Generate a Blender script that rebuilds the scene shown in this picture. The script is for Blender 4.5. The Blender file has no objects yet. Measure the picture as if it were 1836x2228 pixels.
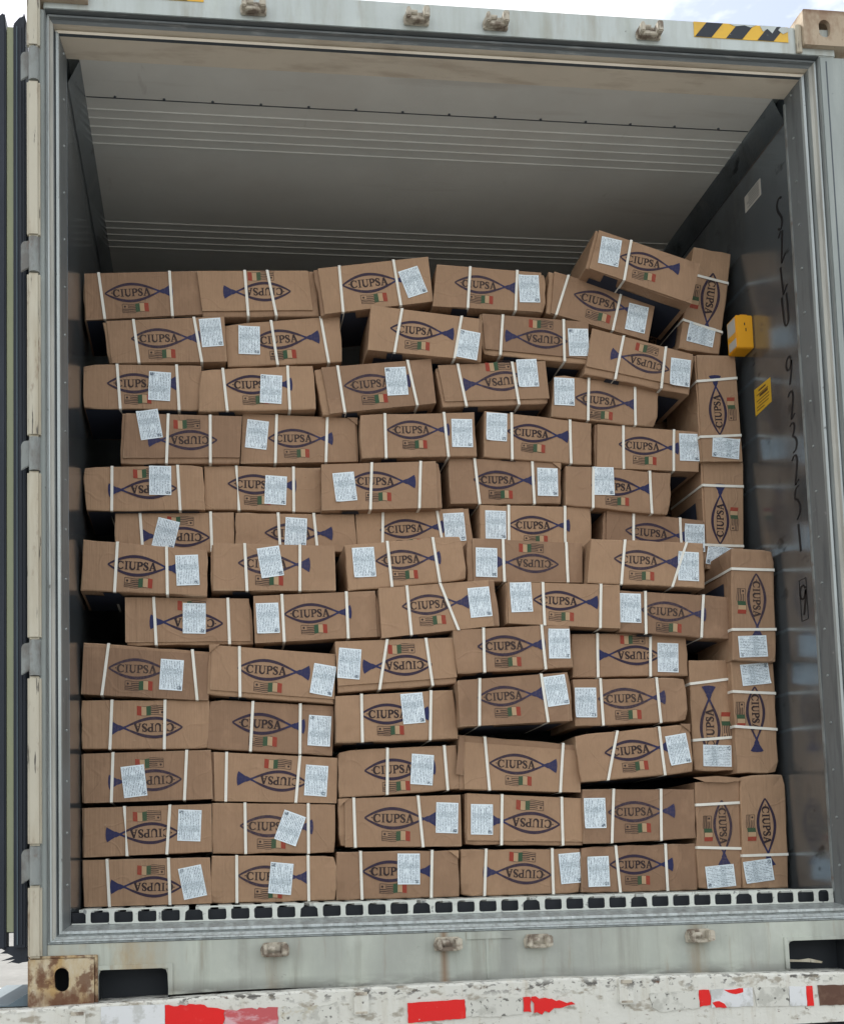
import bpy, bmesh, math, random
from mathutils import Vector, Matrix, noise
sc = bpy.context.scene
col = sc.collection
random.seed(7)

# ------------------------------------------------------------------ camera, sky, sun, exposure
cam_d = bpy.data.cameras.new('camera'); cam = bpy.data.objects.new('camera', cam_d); col.objects.link(cam)
sc.camera = cam
cam_d.sensor_fit = 'HORIZONTAL'; cam_d.sensor_width = 36.0
cam_d.lens = 2500 / 1836 * 36.0
cam_d.shift_x = (918 - 745.86) / 1836
cam_d.shift_y = (1682.54 - 1114) / 1836
cam_d.clip_start = .05; cam_d.clip_end = 3000
cam.matrix_world = Matrix(((0.99298644, 0.01500019, -0.11727288, 0.3869),
                           (-0.11546784, -0.09005085, -0.98922092, -3.3207),
                           (-0.02539902, 0.99582422, -0.08768724, 0.0907), (0, 0, 0, 1)))
SUN = Vector((-0.28, 0.62, 1.0)).normalized()          # towards the sun: high, behind the container
world = bpy.data.worlds.new('World'); sc.world = world; world.use_nodes = True
wn = world.node_tree.nodes; wl = world.node_tree.links; wn.clear()
sky = wn.new('ShaderNodeTexSky'); sky.sky_type = 'NISHITA'; sky.sun_disc = False
sky.sun_elevation = math.asin(SUN.z); sky.sun_rotation = math.atan2(SUN.x, SUN.y)
sky.air_density = 1.0; sky.dust_density = 2.0; sky.altitude = 100
tc = wn.new('ShaderNodeTexCoord'); mp = wn.new('ShaderNodeMapping'); mp.inputs['Scale'].default_value = (1.2, 1.2, 2.6)
nz = wn.new('ShaderNodeTexNoise'); nz.inputs['Scale'].default_value = 2.2; nz.inputs['Detail'].default_value = 7; nz.inputs['Roughness'].default_value = .6
rp = wn.new('ShaderNodeValToRGB'); rp.color_ramp.elements[0].position = .44; rp.color_ramp.elements[1].position = .60; rp.color_ramp.elements[0].color = (.15, .15, .15, 1)
mx = wn.new('ShaderNodeMix'); mx.data_type = 'RGBA'; mx.inputs[7].default_value = (13.0, 12.8, 12.0, 1)
bg = wn.new('ShaderNodeBackground'); bg.inputs['Strength'].default_value = .10
wo = wn.new('ShaderNodeOutputWorld')
wl.new(tc.outputs['Generated'], mp.inputs[0]); wl.new(mp.outputs[0], nz.inputs['Vector']); wl.new(nz.outputs[0], rp.inputs[0])
wl.new(rp.outputs[0], mx.inputs[0]); wl.new(sky.outputs[0], mx.inputs[6]); wl.new(mx.outputs[2], bg.inputs[0]); wl.new(bg.outputs[0], wo.inputs[0])
sun_d = bpy.data.lights.new('sun', 'SUN'); sun_d.energy = 3.2; sun_d.angle = math.radians(.5); sun_d.color = (1, .95, .87)
sun = bpy.data.objects.new('sun', sun_d); col.objects.link(sun)
sun.rotation_euler = (-SUN).to_track_quat('-Z', 'Y').to_euler()
sc.view_settings.view_transform = 'Standard'; sc.view_settings.look = 'None'
sc.view_settings.gamma = 1; sc.view_settings.use_curve_mapping = False
sc.view_settings.exposure = 0.86
sc.render.engine = 'CYCLES'
sc.cycles.max_bounces = 8; sc.cycles.diffuse_bounces = 5; sc.cycles.glossy_bounces = 4

# ------------------------------------------------------------------ materials
def mat_base(name):
    m = bpy.data.materials.new(name); m.use_nodes = True
    nt = m.node_tree; b = nt.nodes['Principled BSDF']
    return m, nt, b
def noise_mask(nt, vec, scale, lo, hi, detail=6, rough=.6, stretch=(1, 1, 1)):
    mp = nt.nodes.new('ShaderNodeMapping'); mp.inputs['Scale'].default_value = stretch
    nt.links.new(vec, mp.inputs[0])
    n = nt.nodes.new('ShaderNodeTexNoise'); n.inputs['Scale'].default_value = scale
    n.inputs['Detail'].default_value = detail; n.inputs['Roughness'].default_value = rough
    nt.links.new(mp.outputs[0], n.inputs['Vector'])
    r = nt.nodes.new('ShaderNodeMapRange'); r.inputs[1].default_value = lo; r.inputs[2].default_value = hi
    nt.links.new(n.outputs[0], r.inputs[0])
    return r.outputs[0]
def mathn(nt, op, a, b=None):
    n = nt.nodes.new('ShaderNodeMath'); n.operation = op
    for i, v in enumerate((a, b)):
        if v is None: continue
        if isinstance(v, (int, float)): n.inputs[i].default_value = v
        else: nt.links.new(v, n.inputs[i])
    return n.outputs[0]
def mixc(nt, fac, a, b):
    n = nt.nodes.new('ShaderNodeMix'); n.data_type = 'RGBA'
    for i, v in ((0, fac), (6, a), (7, b)):
        if isinstance(v, (int, float)): n.inputs[i].default_value = v
        elif isinstance(v, tuple): n.inputs[i].default_value = (*v, 1) if len(v) == 3 else v
        else: nt.links.new(v, n.inputs[i])
    return n.outputs[2]
def bump(nt, b, h, strength=.3, dist=.002):
    n = nt.nodes.new('ShaderNodeBump'); n.inputs['Strength'].default_value = strength; n.inputs['Distance'].default_value = dist
    nt.links.new(h, n.inputs['Height']); nt.links.new(n.outputs[0], b.inputs['Normal'])
def paint(name, base, layers=(), rough=.6, metal=0.0, var=.08, bmp=.15, band=None, spec=.4):
    """base colour, slow tone variation, then dirt layers (colour, scale, lo, hi, stretch, amount[, (axis, centre, halfwidth)])"""
    m, nt, b = mat_base(name)
    tc = nt.nodes.new('ShaderNodeTexCoord'); vec = tc.outputs['Object']
    v = noise_mask(nt, vec, 3.0, .25, .75)
    c = mixc(nt, v, tuple(x * (1 - var) for x in base), tuple(min(1, x * (1 + var)) for x in base))
    for L in layers:
        colr, s, lo, hi, st, amt = L[:6]
        k = noise_mask(nt, vec, s, lo, hi, stretch=st)
        k = mathn(nt, 'MULTIPLY', k, amt)
        if len(L) > 6:
            ax, cen, hw = L[6]
            sep = nt.nodes.new('ShaderNodeSeparateXYZ'); nt.links.new(vec, sep.inputs[0])
            d = mathn(nt, 'ABSOLUTE', mathn(nt, 'SUBTRACT', sep.outputs[ax], cen))
            r = nt.nodes.new('ShaderNodeMapRange'); r.inputs[1].default_value = hw; r.inputs[2].default_value = 0
            nt.links.new(d, r.inputs[0]); k = mathn(nt, 'MULTIPLY', k, r.outputs[0])
        c = mixc(nt, k, c, colr)
    nt.links.new(c, b.inputs['Base Color'])
    b.inputs['Roughness'].default_value = rough; b.inputs['Metallic'].default_value = metal
    b.inputs['Specular IOR Level'].default_value = spec
    if bmp: bump(nt, b, noise_mask(nt, vec, 60, .2, .8, detail=4), bmp)
    return m
M = {}
U1 = (1, 1, 1); VS = (6, 6, .6); HS = (.5, 1, 5)
DK = (.06, .055, .05); RUST = (.13, .055, .028); OCH = (.42, .27, .10)
M['frame'] = paint('frame_paint', (.50, .55, .545), [
    ((.36, .39, .35), 2.5, .45, .75, VS, .8), ((.62, .68, .64), 4, .55, .7, U1, .5),
    ((.30, .28, .22), 7, .52, .72, (2.5, 2.5, .5), .55), (DK, 38, .70, .76, U1, .8), (RUST, 23, .70, .78, U1, .6)], rough=.55)
M['post'] = paint('post_paint', (.34, .375, .365), [((.22, .25, .25), 3, .45, .7, VS, .7), ((.42, .46, .45), 6, .55, .75, VS, .6), (DK, 34, .68, .74, U1, .7)], rough=.55)
M['sill'] = paint('sill_paint', (.47, .505, .445), [
    ((.34, .37, .34), 2.0, .42, .72, (3, 3, .5), .85), ((.25, .25, .21), 4, .52, .70, (5, 5, .35), .75), ((.60, .64, .58), 5, .55, .7, U1, .5), (DK, 30, .69, .75, U1, .8), ((.28, .20, .12), 9, .6, .75, (4, 4, .4), .7),
    (DK, 14, .32, .50, (.6, 1, 2), 1.0, (2, -.228, .045)), ((.30, .31, .29), 3, .40, .65, (1.5, 1.5, .8), .6), ((.36, .24, .10), 5, .40, .6, (2, 2, .8), .9, (0, .12, .22)), ((.22, .13, .07), 6, .30, .5, (4, 4, .3), .85, (0, 1.035, .018)), ((.26, .27, .25), 6, .34, .6, (4, 4, .5), .8, (0, 1.21, .09)), ((.27, .21, .13), 6, .35, .6, (4, 4, .4), .6, (0, 1.775, .04)), ((.27, .20, .12), 6, .35, .6, (4, 4, .4), .6, (0, .56, .03))], rough=.55)
M['cream'] = paint('cream_paint', (.50, .47, .385), [
    ((.32, .26, .17), 3, .45, .7, VS, .8), (DK, 9, .62, .66, (9, 9, .7), .9), (RUST, 12, .6, .72, (3, 3, 1), .6)], rough=.6)
M['cast'] = paint('casting_paint', (.52, .46, .34), [
    (OCH, 9, .38, .62, (2, 2, 1), .9), ((.20, .12, .07), 14, .50, .60, (2, 2, 1), .85), (RUST, 22, .50, .58, U1, .85),
    (RUST, 18, .30, .50, U1, .9, (2, -.235, .04))], rough=.75, bmp=.5)
M['casttop'] = paint('upper_casting_paint', (.42, .34, .25), [((.26, .17, .11), 12, .45, .62, (2, 2, 1), .75), (RUST, 20, .35, .5, U1, .85, (2, 2.745, .02)), (RUST, 24, .64, .7, U1, .7)], rough=.75, bmp=.4)
M['steel'] = paint('door_trim_steel', (.42, .46, .46), [((.20, .21, .20), 8, .45, .7, (8, 8, .4), .8), (DK, 50, .66, .70, (1, 1, .5), .7), ((.75, .78, .76), 9, .6, .75, (8, 8, .4), .6)], rough=.42, metal=.35)
M['trim_dark'] = paint('trim_grey', (.16, .18, .19), [((.33, .35, .35), 12, .55, .7, (1, 6, 6), .6)], rough=.5, metal=.2)
M['groove'] = paint('trim_groove', (.07, .085, .10), rough=.6)
M['lip'] = paint('cream_lip', (.66, .60, .50), [((.45, .38, .30), 9, .5, .7, (.6, 3, 3), .7)], rough=.55)
M['sidelip'] = paint('side_lip_paint', (.44, .44, .40), [((.28, .28, .26), 6, .45, .7, VS, .8), ((.58, .58, .54), 8, .6, .75, VS, .5)], rough=.5)
M['jamb'] = paint('jamb_panel', (.20, .215, .22), [((.09, .10, .11), 6, .5, .7, VS, .7), ((.4, .4, .4), 30, .66, .72, U1, .6)], rough=.45, metal=.4)
M['ceil'] = paint('ceiling_panel', (.68, .69, .655), [((.60, .57, .52), 1.6, .45, .7, (1, 1, 1), .5), ((.50, .48, .44), 5, .60, .72, (.25, 2.5, 1), .45), ((.45, .43, .40), 14, .66, .72, (1, .3, 1), .35), ((.76, .76, .74), 7, .6, .75, (1, 3, 1), .3)], rough=.8, bmp=.06, spec=.12)
M['wall'] = paint('wall_liner', (.26, .30, .335), [
    ((.12, .125, .13), 3.0, .50, .68, (1, 1.2, .8), .6), ((.42, .42, .41), 5, .56, .75, (1, 2, .7), .5),
    ((.04, .045, .05), 8, .62, .70, (1, 1, 1.8), .8), ((.5, .5, .48), 60, .74, .78, U1, .6)], rough=.20, metal=.80, var=.12, bmp=.05)
M['alu'] = paint('floor_aluminium', (.60, .63, .59), [((.14, .15, .16), 40, .60, .66, U1, .8), ((.40, .42, .40), 12, .5, .7, U1, .6), ((.8, .82, .8), 12, .6, .72, U1, .6)], rough=.5, metal=.25, bmp=.3)
M['rubber'] = paint('gasket_rubber', (.012, .018, .030), [((.026, .034, .05), 5, .5, .7, VS, .7)], rough=.5)
M['strip'] = paint('pale_green_strip', (.30, .32, .20), [((.26, .29, .21), 5, .45, .7, VS, .6)], rough=.6)
M['hinge'] = paint('hinge_metal', (.24, .26, .255), [((.14, .13, .12), 12, .45, .62, (2, 2, 1), .8), (RUST, 20, .6, .7, U1, .5)], rough=.6, bmp=.5)
M['keeper'] = paint('keeper_paint', (.50, .46, .38), [((.16, .12, .09), 28, .46, .60, U1, .9), (RUST, 40, .62, .7, U1, .7)], rough=.65, bmp=.5)
M['bumper'] = paint('bumper_paint', (.68, .68, .63), [
    ((.54, .53, .47), 6, .5, .7, U1, .5), ((.42, .40, .35), 48, .64, .68, U1, .7), ((.50, .47, .38), 9, .55, .75, (4, 4, .6), .5),
    ((.07, .065, .06), 34, .53, .58, (1, 1, 1.6), .95, (2, -.229, .026)), ((.25, .21, .15), 16, .56, .64, (1, 1, 2), .7),
    (RUST, 30, .64, .69, (1, 1, 1.5), .8), (DK, 70, .66, .70, (1, 1, .6), .85), ((.34, .26, .16), 5, .60, .78, (5, 5, .5), .6)], rough=.5, bmp=.5)
M['redtape'] = paint('red_reflective_tape', (.74, .008, .008), [((.80, .10, .09), 20, .6, .7, U1, .5), ((.6, .58, .54), 60, .70, .73, U1, .9)], rough=.35, bmp=.1)
M['pinktape'] = paint('faded_red_tape', (.52, .10, .11), [((.66, .45, .48), 16, .48, .6, (1, 1, 2), .9)], rough=.5)
M['whitetape'] = paint('white_reflective_tape', (.70, .72, .74), [((.45, .46, .44), 26, .5, .6, U1, .7)], rough=.4)
M['peeltape'] = paint('peeled_tape', (.63, .63, .58), [((.40, .40, .36), 16, .50, .56, U1, .6), ((.10, .10, .09), 70, .60, .64, U1, .9), ((.42, .33, .16), 10, .58, .66, U1, .8)], rough=.6)
M['browntape'] = paint('brown_tape', (.10, .045, .028), [((.2, .12, .08), 22, .5, .65, U1, .6)], rough=.5)
M['black'] = paint('hazard_black', (.018, .024, .034), [((.3, .32, .33), 60, .66, .70, U1, .8)], rough=.5, bmp=0)
M['yellow'] = paint('hazard_yellow', (.72, .44, .05), [((.50, .32, .08), 9, .5, .7, U1, .7)], rough=.5, bmp=0)
M['boxyellow'] = paint('yellow_plastic', (.78, .36, .012), rough=.42, bmp=.05)
M['notice'] = paint('yellow_notice', (.66, .40, .03), rough=.5, bmp=0)
M['paper'] = paint('grey_paper', (.50, .48, .44), rough=.7, bmp=0)
M['ink'] = paint('black_marker_ink', (.012, .012, .014), rough=.5, bmp=0)
M['inkbrown'] = paint('brown_print', (.10, .05, .02), rough=.6, bmp=0)
M['void'] = paint('shade_dark_steel', (.02, .024, .03), rough=.8, bmp=0)  # near-black base puts the shade of the hollows into the colour
M['strap'] = paint('cream_plastic_strap', (.80, .785, .72), [((.58, .55, .46), 9, .5, .7, U1, .5)], rough=.38, bmp=.1)
def ink(name, base):
    """flexo print soaked into the board: thin in places, strength differs from carton to carton"""
    m, nt, b = mat_base(name)
    tc = nt.nodes.new('ShaderNodeTexCoord'); oi = nt.nodes.new('ShaderNodeObjectInfo')
    k = mathn(nt, 'MULTIPLY', noise_mask(nt, tc.outputs['Object'], 26, .40, .75, stretch=(1, 1, 1)), mathn(nt, 'ADD', mathn(nt, 'MULTIPLY', oi.outputs['Random'], .24), .04))
    k = mathn(nt, 'ADD', k, mathn(nt, 'MULTIPLY', oi.outputs['Random'], .04))
    nt.links.new(mixc(nt, k, base, (.30, .20, .125)), b.inputs['Base Color'])
    b.inputs['Roughness'].default_value = .7; b.inputs['Specular IOR Level'].default_value = .25
    return m
M['navy'] = ink('navy_print', (.022, .027, .092))
M['outline'] = ink('dark_violet_print', (.032, .022, .046))
M['text'] = ink('dark_brown_print', (.028, .018, .022))
M['green'] = ink('green_print', (.035, .085, .045))
M['red'] = ink('red_print', (.30, .045, .028))
M['sand'] = paint('light_cardboard_print', (.44, .30, .18), rough=.8, bmp=0)
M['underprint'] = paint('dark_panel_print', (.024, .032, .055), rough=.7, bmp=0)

def cardboard(name, base, edge=False):
    m, nt, b = mat_base(name)
    tc = nt.nodes.new('ShaderNodeTexCoord'); oi = nt.nodes.new('ShaderNodeObjectInfo')
    add = nt.nodes.new('ShaderNodeVectorMath'); add.operation = 'ADD'
    cx = nt.nodes.new('ShaderNodeCombineXYZ'); mu = mathn(nt, 'MULTIPLY', oi.outputs['Random'], 40.0)
    nt.links.new(mu, cx.inputs[0]); nt.links.new(mu, cx.inputs[2])
    nt.links.new(tc.outputs['Object'], add.inputs[0]); nt.links.new(cx.outputs[0], add.inputs[1])
    vec = add.outputs[0]
    dark = (base[0] * .70, base[1] * .67, base[2] * .67); light = (base[0] * 1.16, base[1] * 1.17, base[2] * 1.14)
    r2 = nt.nodes.new('ShaderNodeMapRange'); nt.links.new(oi.outputs['Random'], r2.inputs[0]); r2.inputs[3].default_value = 0; r2.inputs[4].default_value = 1
    c = mixc(nt, r2.outputs[0], dark, light)
    c = mixc(nt, mathn(nt, 'MULTIPLY', noise_mask(nt, vec, 5, .35, .7), .45), c, tuple(x * .78 for x in base))
    c = mixc(nt, mathn(nt, 'MULTIPLY', noise_mask(nt, vec, 9, .52, .75, stretch=(1.5, 1, 1)), .45), c, tuple(min(1, x * 1.3) for x in base))
    fibre = noise_mask(nt, vec, 170, .3, .7, detail=3, stretch=(1, 1, .25))
    c = mixc(nt, mathn(nt, 'MULTIPLY', fibre, .20), c, tuple(x * .68 for x in base))
    # scuffs and small stains
    c = mixc(nt, mathn(nt, 'MULTIPLY', noise_mask(nt, vec, 38, .68, .74), .5), c, (.20, .12, .07))
    c = mixc(nt, mathn(nt, 'MULTIPLY', noise_mask(nt, vec, 30, .70, .76, stretch=(1, 1, 2.5)), .55), c, (.62, .48, .34))
    # rubbed, paler edges and a few damp marks
    sg = nt.nodes.new('ShaderNodeSeparateXYZ'); nt.links.new(tc.outputs['Generated'], sg.inputs[0])
    ed = []
    for ax, hw in ((0, .485), (2, .465)):
        r = nt.nodes.new('ShaderNodeMapRange'); r.inputs[1].default_value = hw; r.inputs[2].default_value = .5
        nt.links.new(mathn(nt, 'ABSOLUTE', mathn(nt, 'SUBTRACT', sg.outputs[ax], .5)), r.inputs[0]); ed.append(r.outputs[0])
    e2 = mathn(nt, 'MULTIPLY', mathn(nt, 'MAXIMUM', ed[0], ed[1]), noise_mask(nt, vec, 22, .35, .65))
    c = mixc(nt, mathn(nt, 'MULTIPLY', e2, .55), c, (.48, .35, .24))
    c = mixc(nt, mathn(nt, 'MULTIPLY', noise_mask(nt, vec, 6, .64, .70, detail=2), .28), c, (.20, .12, .07))
    nt.links.new(c, b.inputs['Base Color']); b.inputs['Roughness'].default_value = .78
    b.inputs['Specular IOR Level'].default_value = .25
    flute = noise_mask(nt, vec, 24, .3, .7, detail=2, stretch=(3.2, 1, .12))
    soft = noise_mask(nt, vec, 9, .2, .8, detail=3)
    h = mathn(nt, 'ADD', mathn(nt, 'MULTIPLY', flute, .25), soft)
    crease = noise_mask(nt, vec, 5.5, .485, .50, detail=1)
    crease2 = noise_mask(nt, vec, 5.5, .50, .515, detail=1)
    h = mathn(nt, 'ADD', h, mathn(nt, 'MULTIPLY', mathn(nt, 'SUBTRACT', crease, crease2), .22))
    bump(nt, b, h, .7, .006)
    return m
M['card'] = cardboard('kraft_cardboard', (.365, .232, .148))

def label_mat():
    """white paper covered with rows of fine illegible print, a fold line across the middle, a dark code block in one corner"""
    m, nt, b = mat_base('printed_label_paper')
    tc = nt.nodes.new('ShaderNodeTexCoord'); oi = nt.nodes.new('ShaderNodeObjectInfo'); vec = tc.outputs['Object']
    sh = nt.nodes.new('ShaderNodeVectorMath'); sh.operation = 'ADD'; cb = nt.nodes.new('ShaderNodeCombineXYZ')
    nt.links.new(mathn(nt, 'MULTIPLY', oi.outputs['Random'], 9.0), cb.inputs[2]); nt.links.new(vec, sh.inputs[0]); nt.links.new(cb.outputs[0], sh.inputs[1])
    sep = nt.nodes.new('ShaderNodeSeparateXYZ'); nt.links.new(vec, sep.inputs[0])
    X, Z = sep.outputs[0], sep.outputs[2]
    fine = noise_mask(nt, sh.outputs[0], 900, .44, .52, detail=2, stretch=(1, 1, .22))
    wave = nt.nodes.new('ShaderNodeTexWave'); wave.inputs['Scale'].default_value = 62; wave.bands_direction = 'X'; wave.inputs['Distortion'].default_value = 1.0
    nt.links.new(vec, wave.inputs['Vector'])
    rows = nt.nodes.new('ShaderNodeMapRange'); rows.inputs[1].default_value = .30; rows.inputs[2].default_value = .60; nt.links.new(wave.outputs['Fac'], rows.inputs[0])
    blocks = noise_mask(nt, sh.outputs[0], 75, .30, .46, detail=1, stretch=(1.3, 1, .5))
    t = mathn(nt, 'MULTIPLY', mathn(nt, 'MULTIPLY', fine, rows.outputs[0]), blocks)
    # blank border
    def inside(v, h):
        r = nt.nodes.new('ShaderNodeMapRange'); r.inputs[1].default_value = h; r.inputs[2].default_value = h - .0012
        nt.links.new(mathn(nt, 'ABSOLUTE', v), r.inputs[0]); return r.outputs[0]
    t = mathn(nt, 'MULTIPLY', mathn(nt, 'MULTIPLY', t, inside(X, .0335)), inside(Z, .0455))
    c = mixc(nt, mathn(nt, 'MULTIPLY', t, .95), (.76, .85, .91), (.08, .13, .19))
    # dense grey table just above the fold
    g = mathn(nt, 'MULTIPLY', mathn(nt, 'MULTIPLY', inside(mathn(nt, 'SUBTRACT', Z, .011), .0095), inside(X, .033)), mathn(nt, 'ADD', mathn(nt, 'MULTIPLY', fine, .55), .06))
    c = mixc(nt, g, c, (.22, .29, .34))
    fold = inside(Z, .0012); c = mixc(nt, mathn(nt, 'MULTIPLY', fold, .6), c, (.45, .56, .62))
    cr = mathn(nt, 'MULTIPLY', inside(mathn(nt, 'SUBTRACT', X, .026), .007), inside(mathn(nt, 'ADD', Z, .040), .006))
    crn = noise_mask(nt, sh.outputs[0], 420, .42, .5, detail=1)
    c = mixc(nt, mathn(nt, 'MULTIPLY', mathn(nt, 'MULTIPLY', cr, crn), .9), c, (.05, .08, .12))
    nt.links.new(c, b.inputs['Base Color']); b.inputs['Roughness'].default_value = .5
    return m
M['label'] = label_mat()
def ground_mat():
    return paint('yard_concrete', (.17, .17, .165), [((.13, .13, .125), .6, .45, .65, U1, .7), ((.25, .25, .24), 6, .55, .7, U1, .5)], rough=.85, bmp=.2)
M['ground'] = ground_mat()
M['line'] = paint('white_ground_paint', (.78, .78, .75), [((.5, .5, .48), 12, .5, .65, U1, .7)], rough=.7)
M['slate'] = paint('blue_grey_rubber', (.10, .14, .17), rough=.6)

# ------------------------------------------------------------------ geometry helpers
class MB:
    def __init__(self): self.v = []; self.f = []; self.m = []
    def quad(self, a, b, c, d, m=0):
        n = len(self.v); self.v += [a, b, c, d]; self.f.append((n, n + 1, n + 2, n + 3)); self.m.append(m)
    def poly(self, pts, m=0):
        n = len(self.v); self.v += list(pts); self.f.append(tuple(range(n, n + len(pts)))); self.m.append(m)
    def box(self, x0, x1, y0, y1, z0, z1, m=0):
        n = len(self.v)
        self.v += [(x, y, z) for x in (x0, x1) for y in (y0, y1) for z in (z0, z1)]
        for f in ((0, 1, 3, 2), (4, 6, 7, 5), (0, 4, 5, 1), (2, 3, 7, 6), (0, 2, 6, 4), (1, 5, 7, 3)):
            self.f.append(tuple(n + i for i in f)); self.m.append(m)
    def prism(self, pts, y0, y1, m=0, axis='y'):
        n = len(self.v); k = len(pts)
        for y in (y0, y1):
            for p in pts:
                self.v.append((p[0], y, p[1]) if axis == 'y' else (y, p[0], p[1]) if axis == 'x' else (p[0], p[1], y))
        self.f.append(tuple(range(n, n + k))); self.m.append(m)
        self.f.append(tuple(range(n + 2 * k - 1, n + k - 1, -1))); self.m.append(m)
        for i in range(k):
            j = (i + 1) % k
            self.f.append((n + i, n + k + i, n + k + j, n + j)); self.m.append(m)
    def cyl(self, c, r, h, axis='z', seg=14, m=0, r2=None):
        n = len(self.v); r2 = r if r2 is None else r2
        for k, (rr, hh) in enumerate(((r, 0), (r2, h))):
            for i in range(seg):
                a = 2 * math.pi * i / seg; p, q = rr * math.cos(a), rr * math.sin(a)
                self.v.append({'z': (c[0] + p, c[1] + q, c[2] + hh), 'y': (c[0] + p, c[1] + hh, c[2] + q), 'x': (c[0] + hh, c[1] + p, c[2] + q)}[axis])
        self.f.append(tuple(range(n, n + seg))); self.m.append(m); self.f.append(tuple(range(n + 2 * seg - 1, n + seg - 1, -1))); self.m.append(m)
        for i in range(seg):
            j = (i + 1) % seg; self.f.append((n + i, n + j, n + seg + j, n + seg + i)); self.m.append(m)
    def mesh(self, name, mats, bevel=0, seg=2, recalc=True):
        me = bpy.data.meshes.new(name); me.from_pydata([tuple(p) for p in self.v], [], self.f)
        for mt in mats: me.materials.append(mt)
        for p, i in zip(me.polygons, self.m): p.material_index = i
        if bevel or recalc:
            bm = bmesh.new(); bm.from_mesh(me)
            if recalc: bmesh.ops.recalc_face_normals(bm, faces=bm.faces)
            if bevel:
                es = [e for e in bm.edges if len(e.link_faces) == 2 and e.calc_face_angle(0) > .5]
                bmesh.ops.bevel(bm, geom=es, offset=bevel, segments=seg, affect='EDGES', clamp_overlap=True)
            bm.to_mesh(me); bm.free()
        return me
    def build(self, name, mats, parent=None, bevel=0, smooth=False, recalc=True):
        return link(name, self.mesh(name, mats if isinstance(mats, (list, tuple)) else [mats], bevel, recalc=recalc), parent, smooth)
def link(name, me, parent=None, smooth=False):
    o = bpy.data.objects.new(name, me); col.objects.link(o)
    if parent: o.parent = parent
    if smooth:
        for p in me.polygons: p.use_smooth = True
    return o
def tag(o, label=None, cat=None, group=None, kind=None):
    if label: o['label'] = label
    if cat: o['category'] = cat
    if group: o['group'] = group
    if kind: o['kind'] = kind
    return o
def empty(name, loc=(0, 0, 0)):
    o = bpy.data.objects.new(name, None); o.location = loc; o.empty_display_size = .1; col.objects.link(o); return o
def rrect(x0, x1, z0, z1, r, n=4, rt=None):
    pts = []
    for cx, cz, a0, rr in ((x1, z1, 0, rt or r), (x0, z1, 90, rt or r), (x0, z0, 180, r), (x1, z0, 270, r)):
        sx = -1 if cx == x1 else 1; sz = -1 if cz == z1 else 1
        for i in range(n + 1):
            a = math.radians(a0 + 90 * i / n); pts.append((cx + sx * rr + rr * math.cos(a), cz + sz * rr + rr * math.sin(a)))
    return pts
def plate(loops, y0, y1, name='plate'):
    """flat shape in x-z with holes (first loop outer), from y0 (front) to y1, made with a filled curve"""
    cu = bpy.data.curves.new(name, 'CURVE'); cu.dimensions = '2D'; cu.fill_mode = 'BOTH'; cu.extrude = abs(y1 - y0) / 2
    for lp in loops:
        s = cu.splines.new('POLY'); s.points.add(len(lp) - 1); s.use_cyclic_u = True
        for p, (x, z) in zip(s.points, lp): p.co = (x, z, 0, 1)
    o = bpy.data.objects.new('tmp', cu); col.objects.link(o)
    dg = bpy.context.evaluated_depsgraph_get(); me = bpy.data.meshes.new_from_object(o.evaluated_get(dg))
    bpy.data.objects.remove(o); bpy.data.curves.remove(cu)
    ym = (y0 + y1) / 2
    for v in me.vertices: v.co = (v.co.x, ym - v.co.z, v.co.y)
    me.name = name; me.materials.clear()
    return me
def plate_obj(name, loops, y0, y1, mat, parent=None):
    me = plate(loops, y0, y1, name); me.materials.append(mat); return link(name, me, parent)

# ------------------------------------------------------------------ the yard
g = MB(); g.quad((-1500, -1500, -1.35), (1500, -1500, -1.35), (1500, 1500, -1.35), (-1500, 1500, -1.35))
tag(g.build('ground', M['ground']), kind='structure')
for (x0, y0, x1, y1, w) in ((-9, 8.2, -1.0, 8.2, .12), (-4.5, 13, 1.2, 13, .15), (-2.9, 6.2, -2.1, 9.4, .12), (-2.9, 6.2, -6.0, 7.6, .12)):
    d = Vector((x1 - x0, y1 - y0, 0)).normalized(); n = Vector((-d.y, d.x, 0)) * w / 2
    q = MB(); a = Vector((x0, y0, -1.346)); b = Vector((x1, y1, -1.346)); q.quad(a - n, b - n, b + n, a + n)
    o = q.build('painted_line', M['line']); tag(o, kind='structure')

# ------------------------------------------------------------------ the container shell
WX = 2.275; CZ = 2.5575; LEN = 11.6
cont = tag(empty('shipping_container', (1.14, 0, -.24)), 'open white refrigerated container with worn frame, packed with cartons', 'container')
def cpart(o, parent=None):
    o.parent = parent or cont
    if parent is None: o.matrix_parent_inverse = Matrix.Translation((-1.14, 0, .24))
    return o
def bx(name, mat, *a, bevel=0, parent=None):
    m = MB(); m.box(*a); return cpart(m.build(name, mat, bevel=bevel), parent)
lw = bx('side_wall', M['wall'], -.075, 0, .0, LEN, -.1, CZ + .02)
rw = bx('side_wall', M['wall'], WX, WX + .085, .0, LEN, -.02, CZ + .02); rw['label'] = 'right side wall, scuffed and written on with marker'
bx('back_wall', M['ceil'], -.07, WX + .08, LEN + .001, LEN + .08, -.02, CZ + .1)
bx('roof', M['frame'], -.074, WX + .084, .0, LEN, CZ + .022, CZ + .11)
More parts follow.
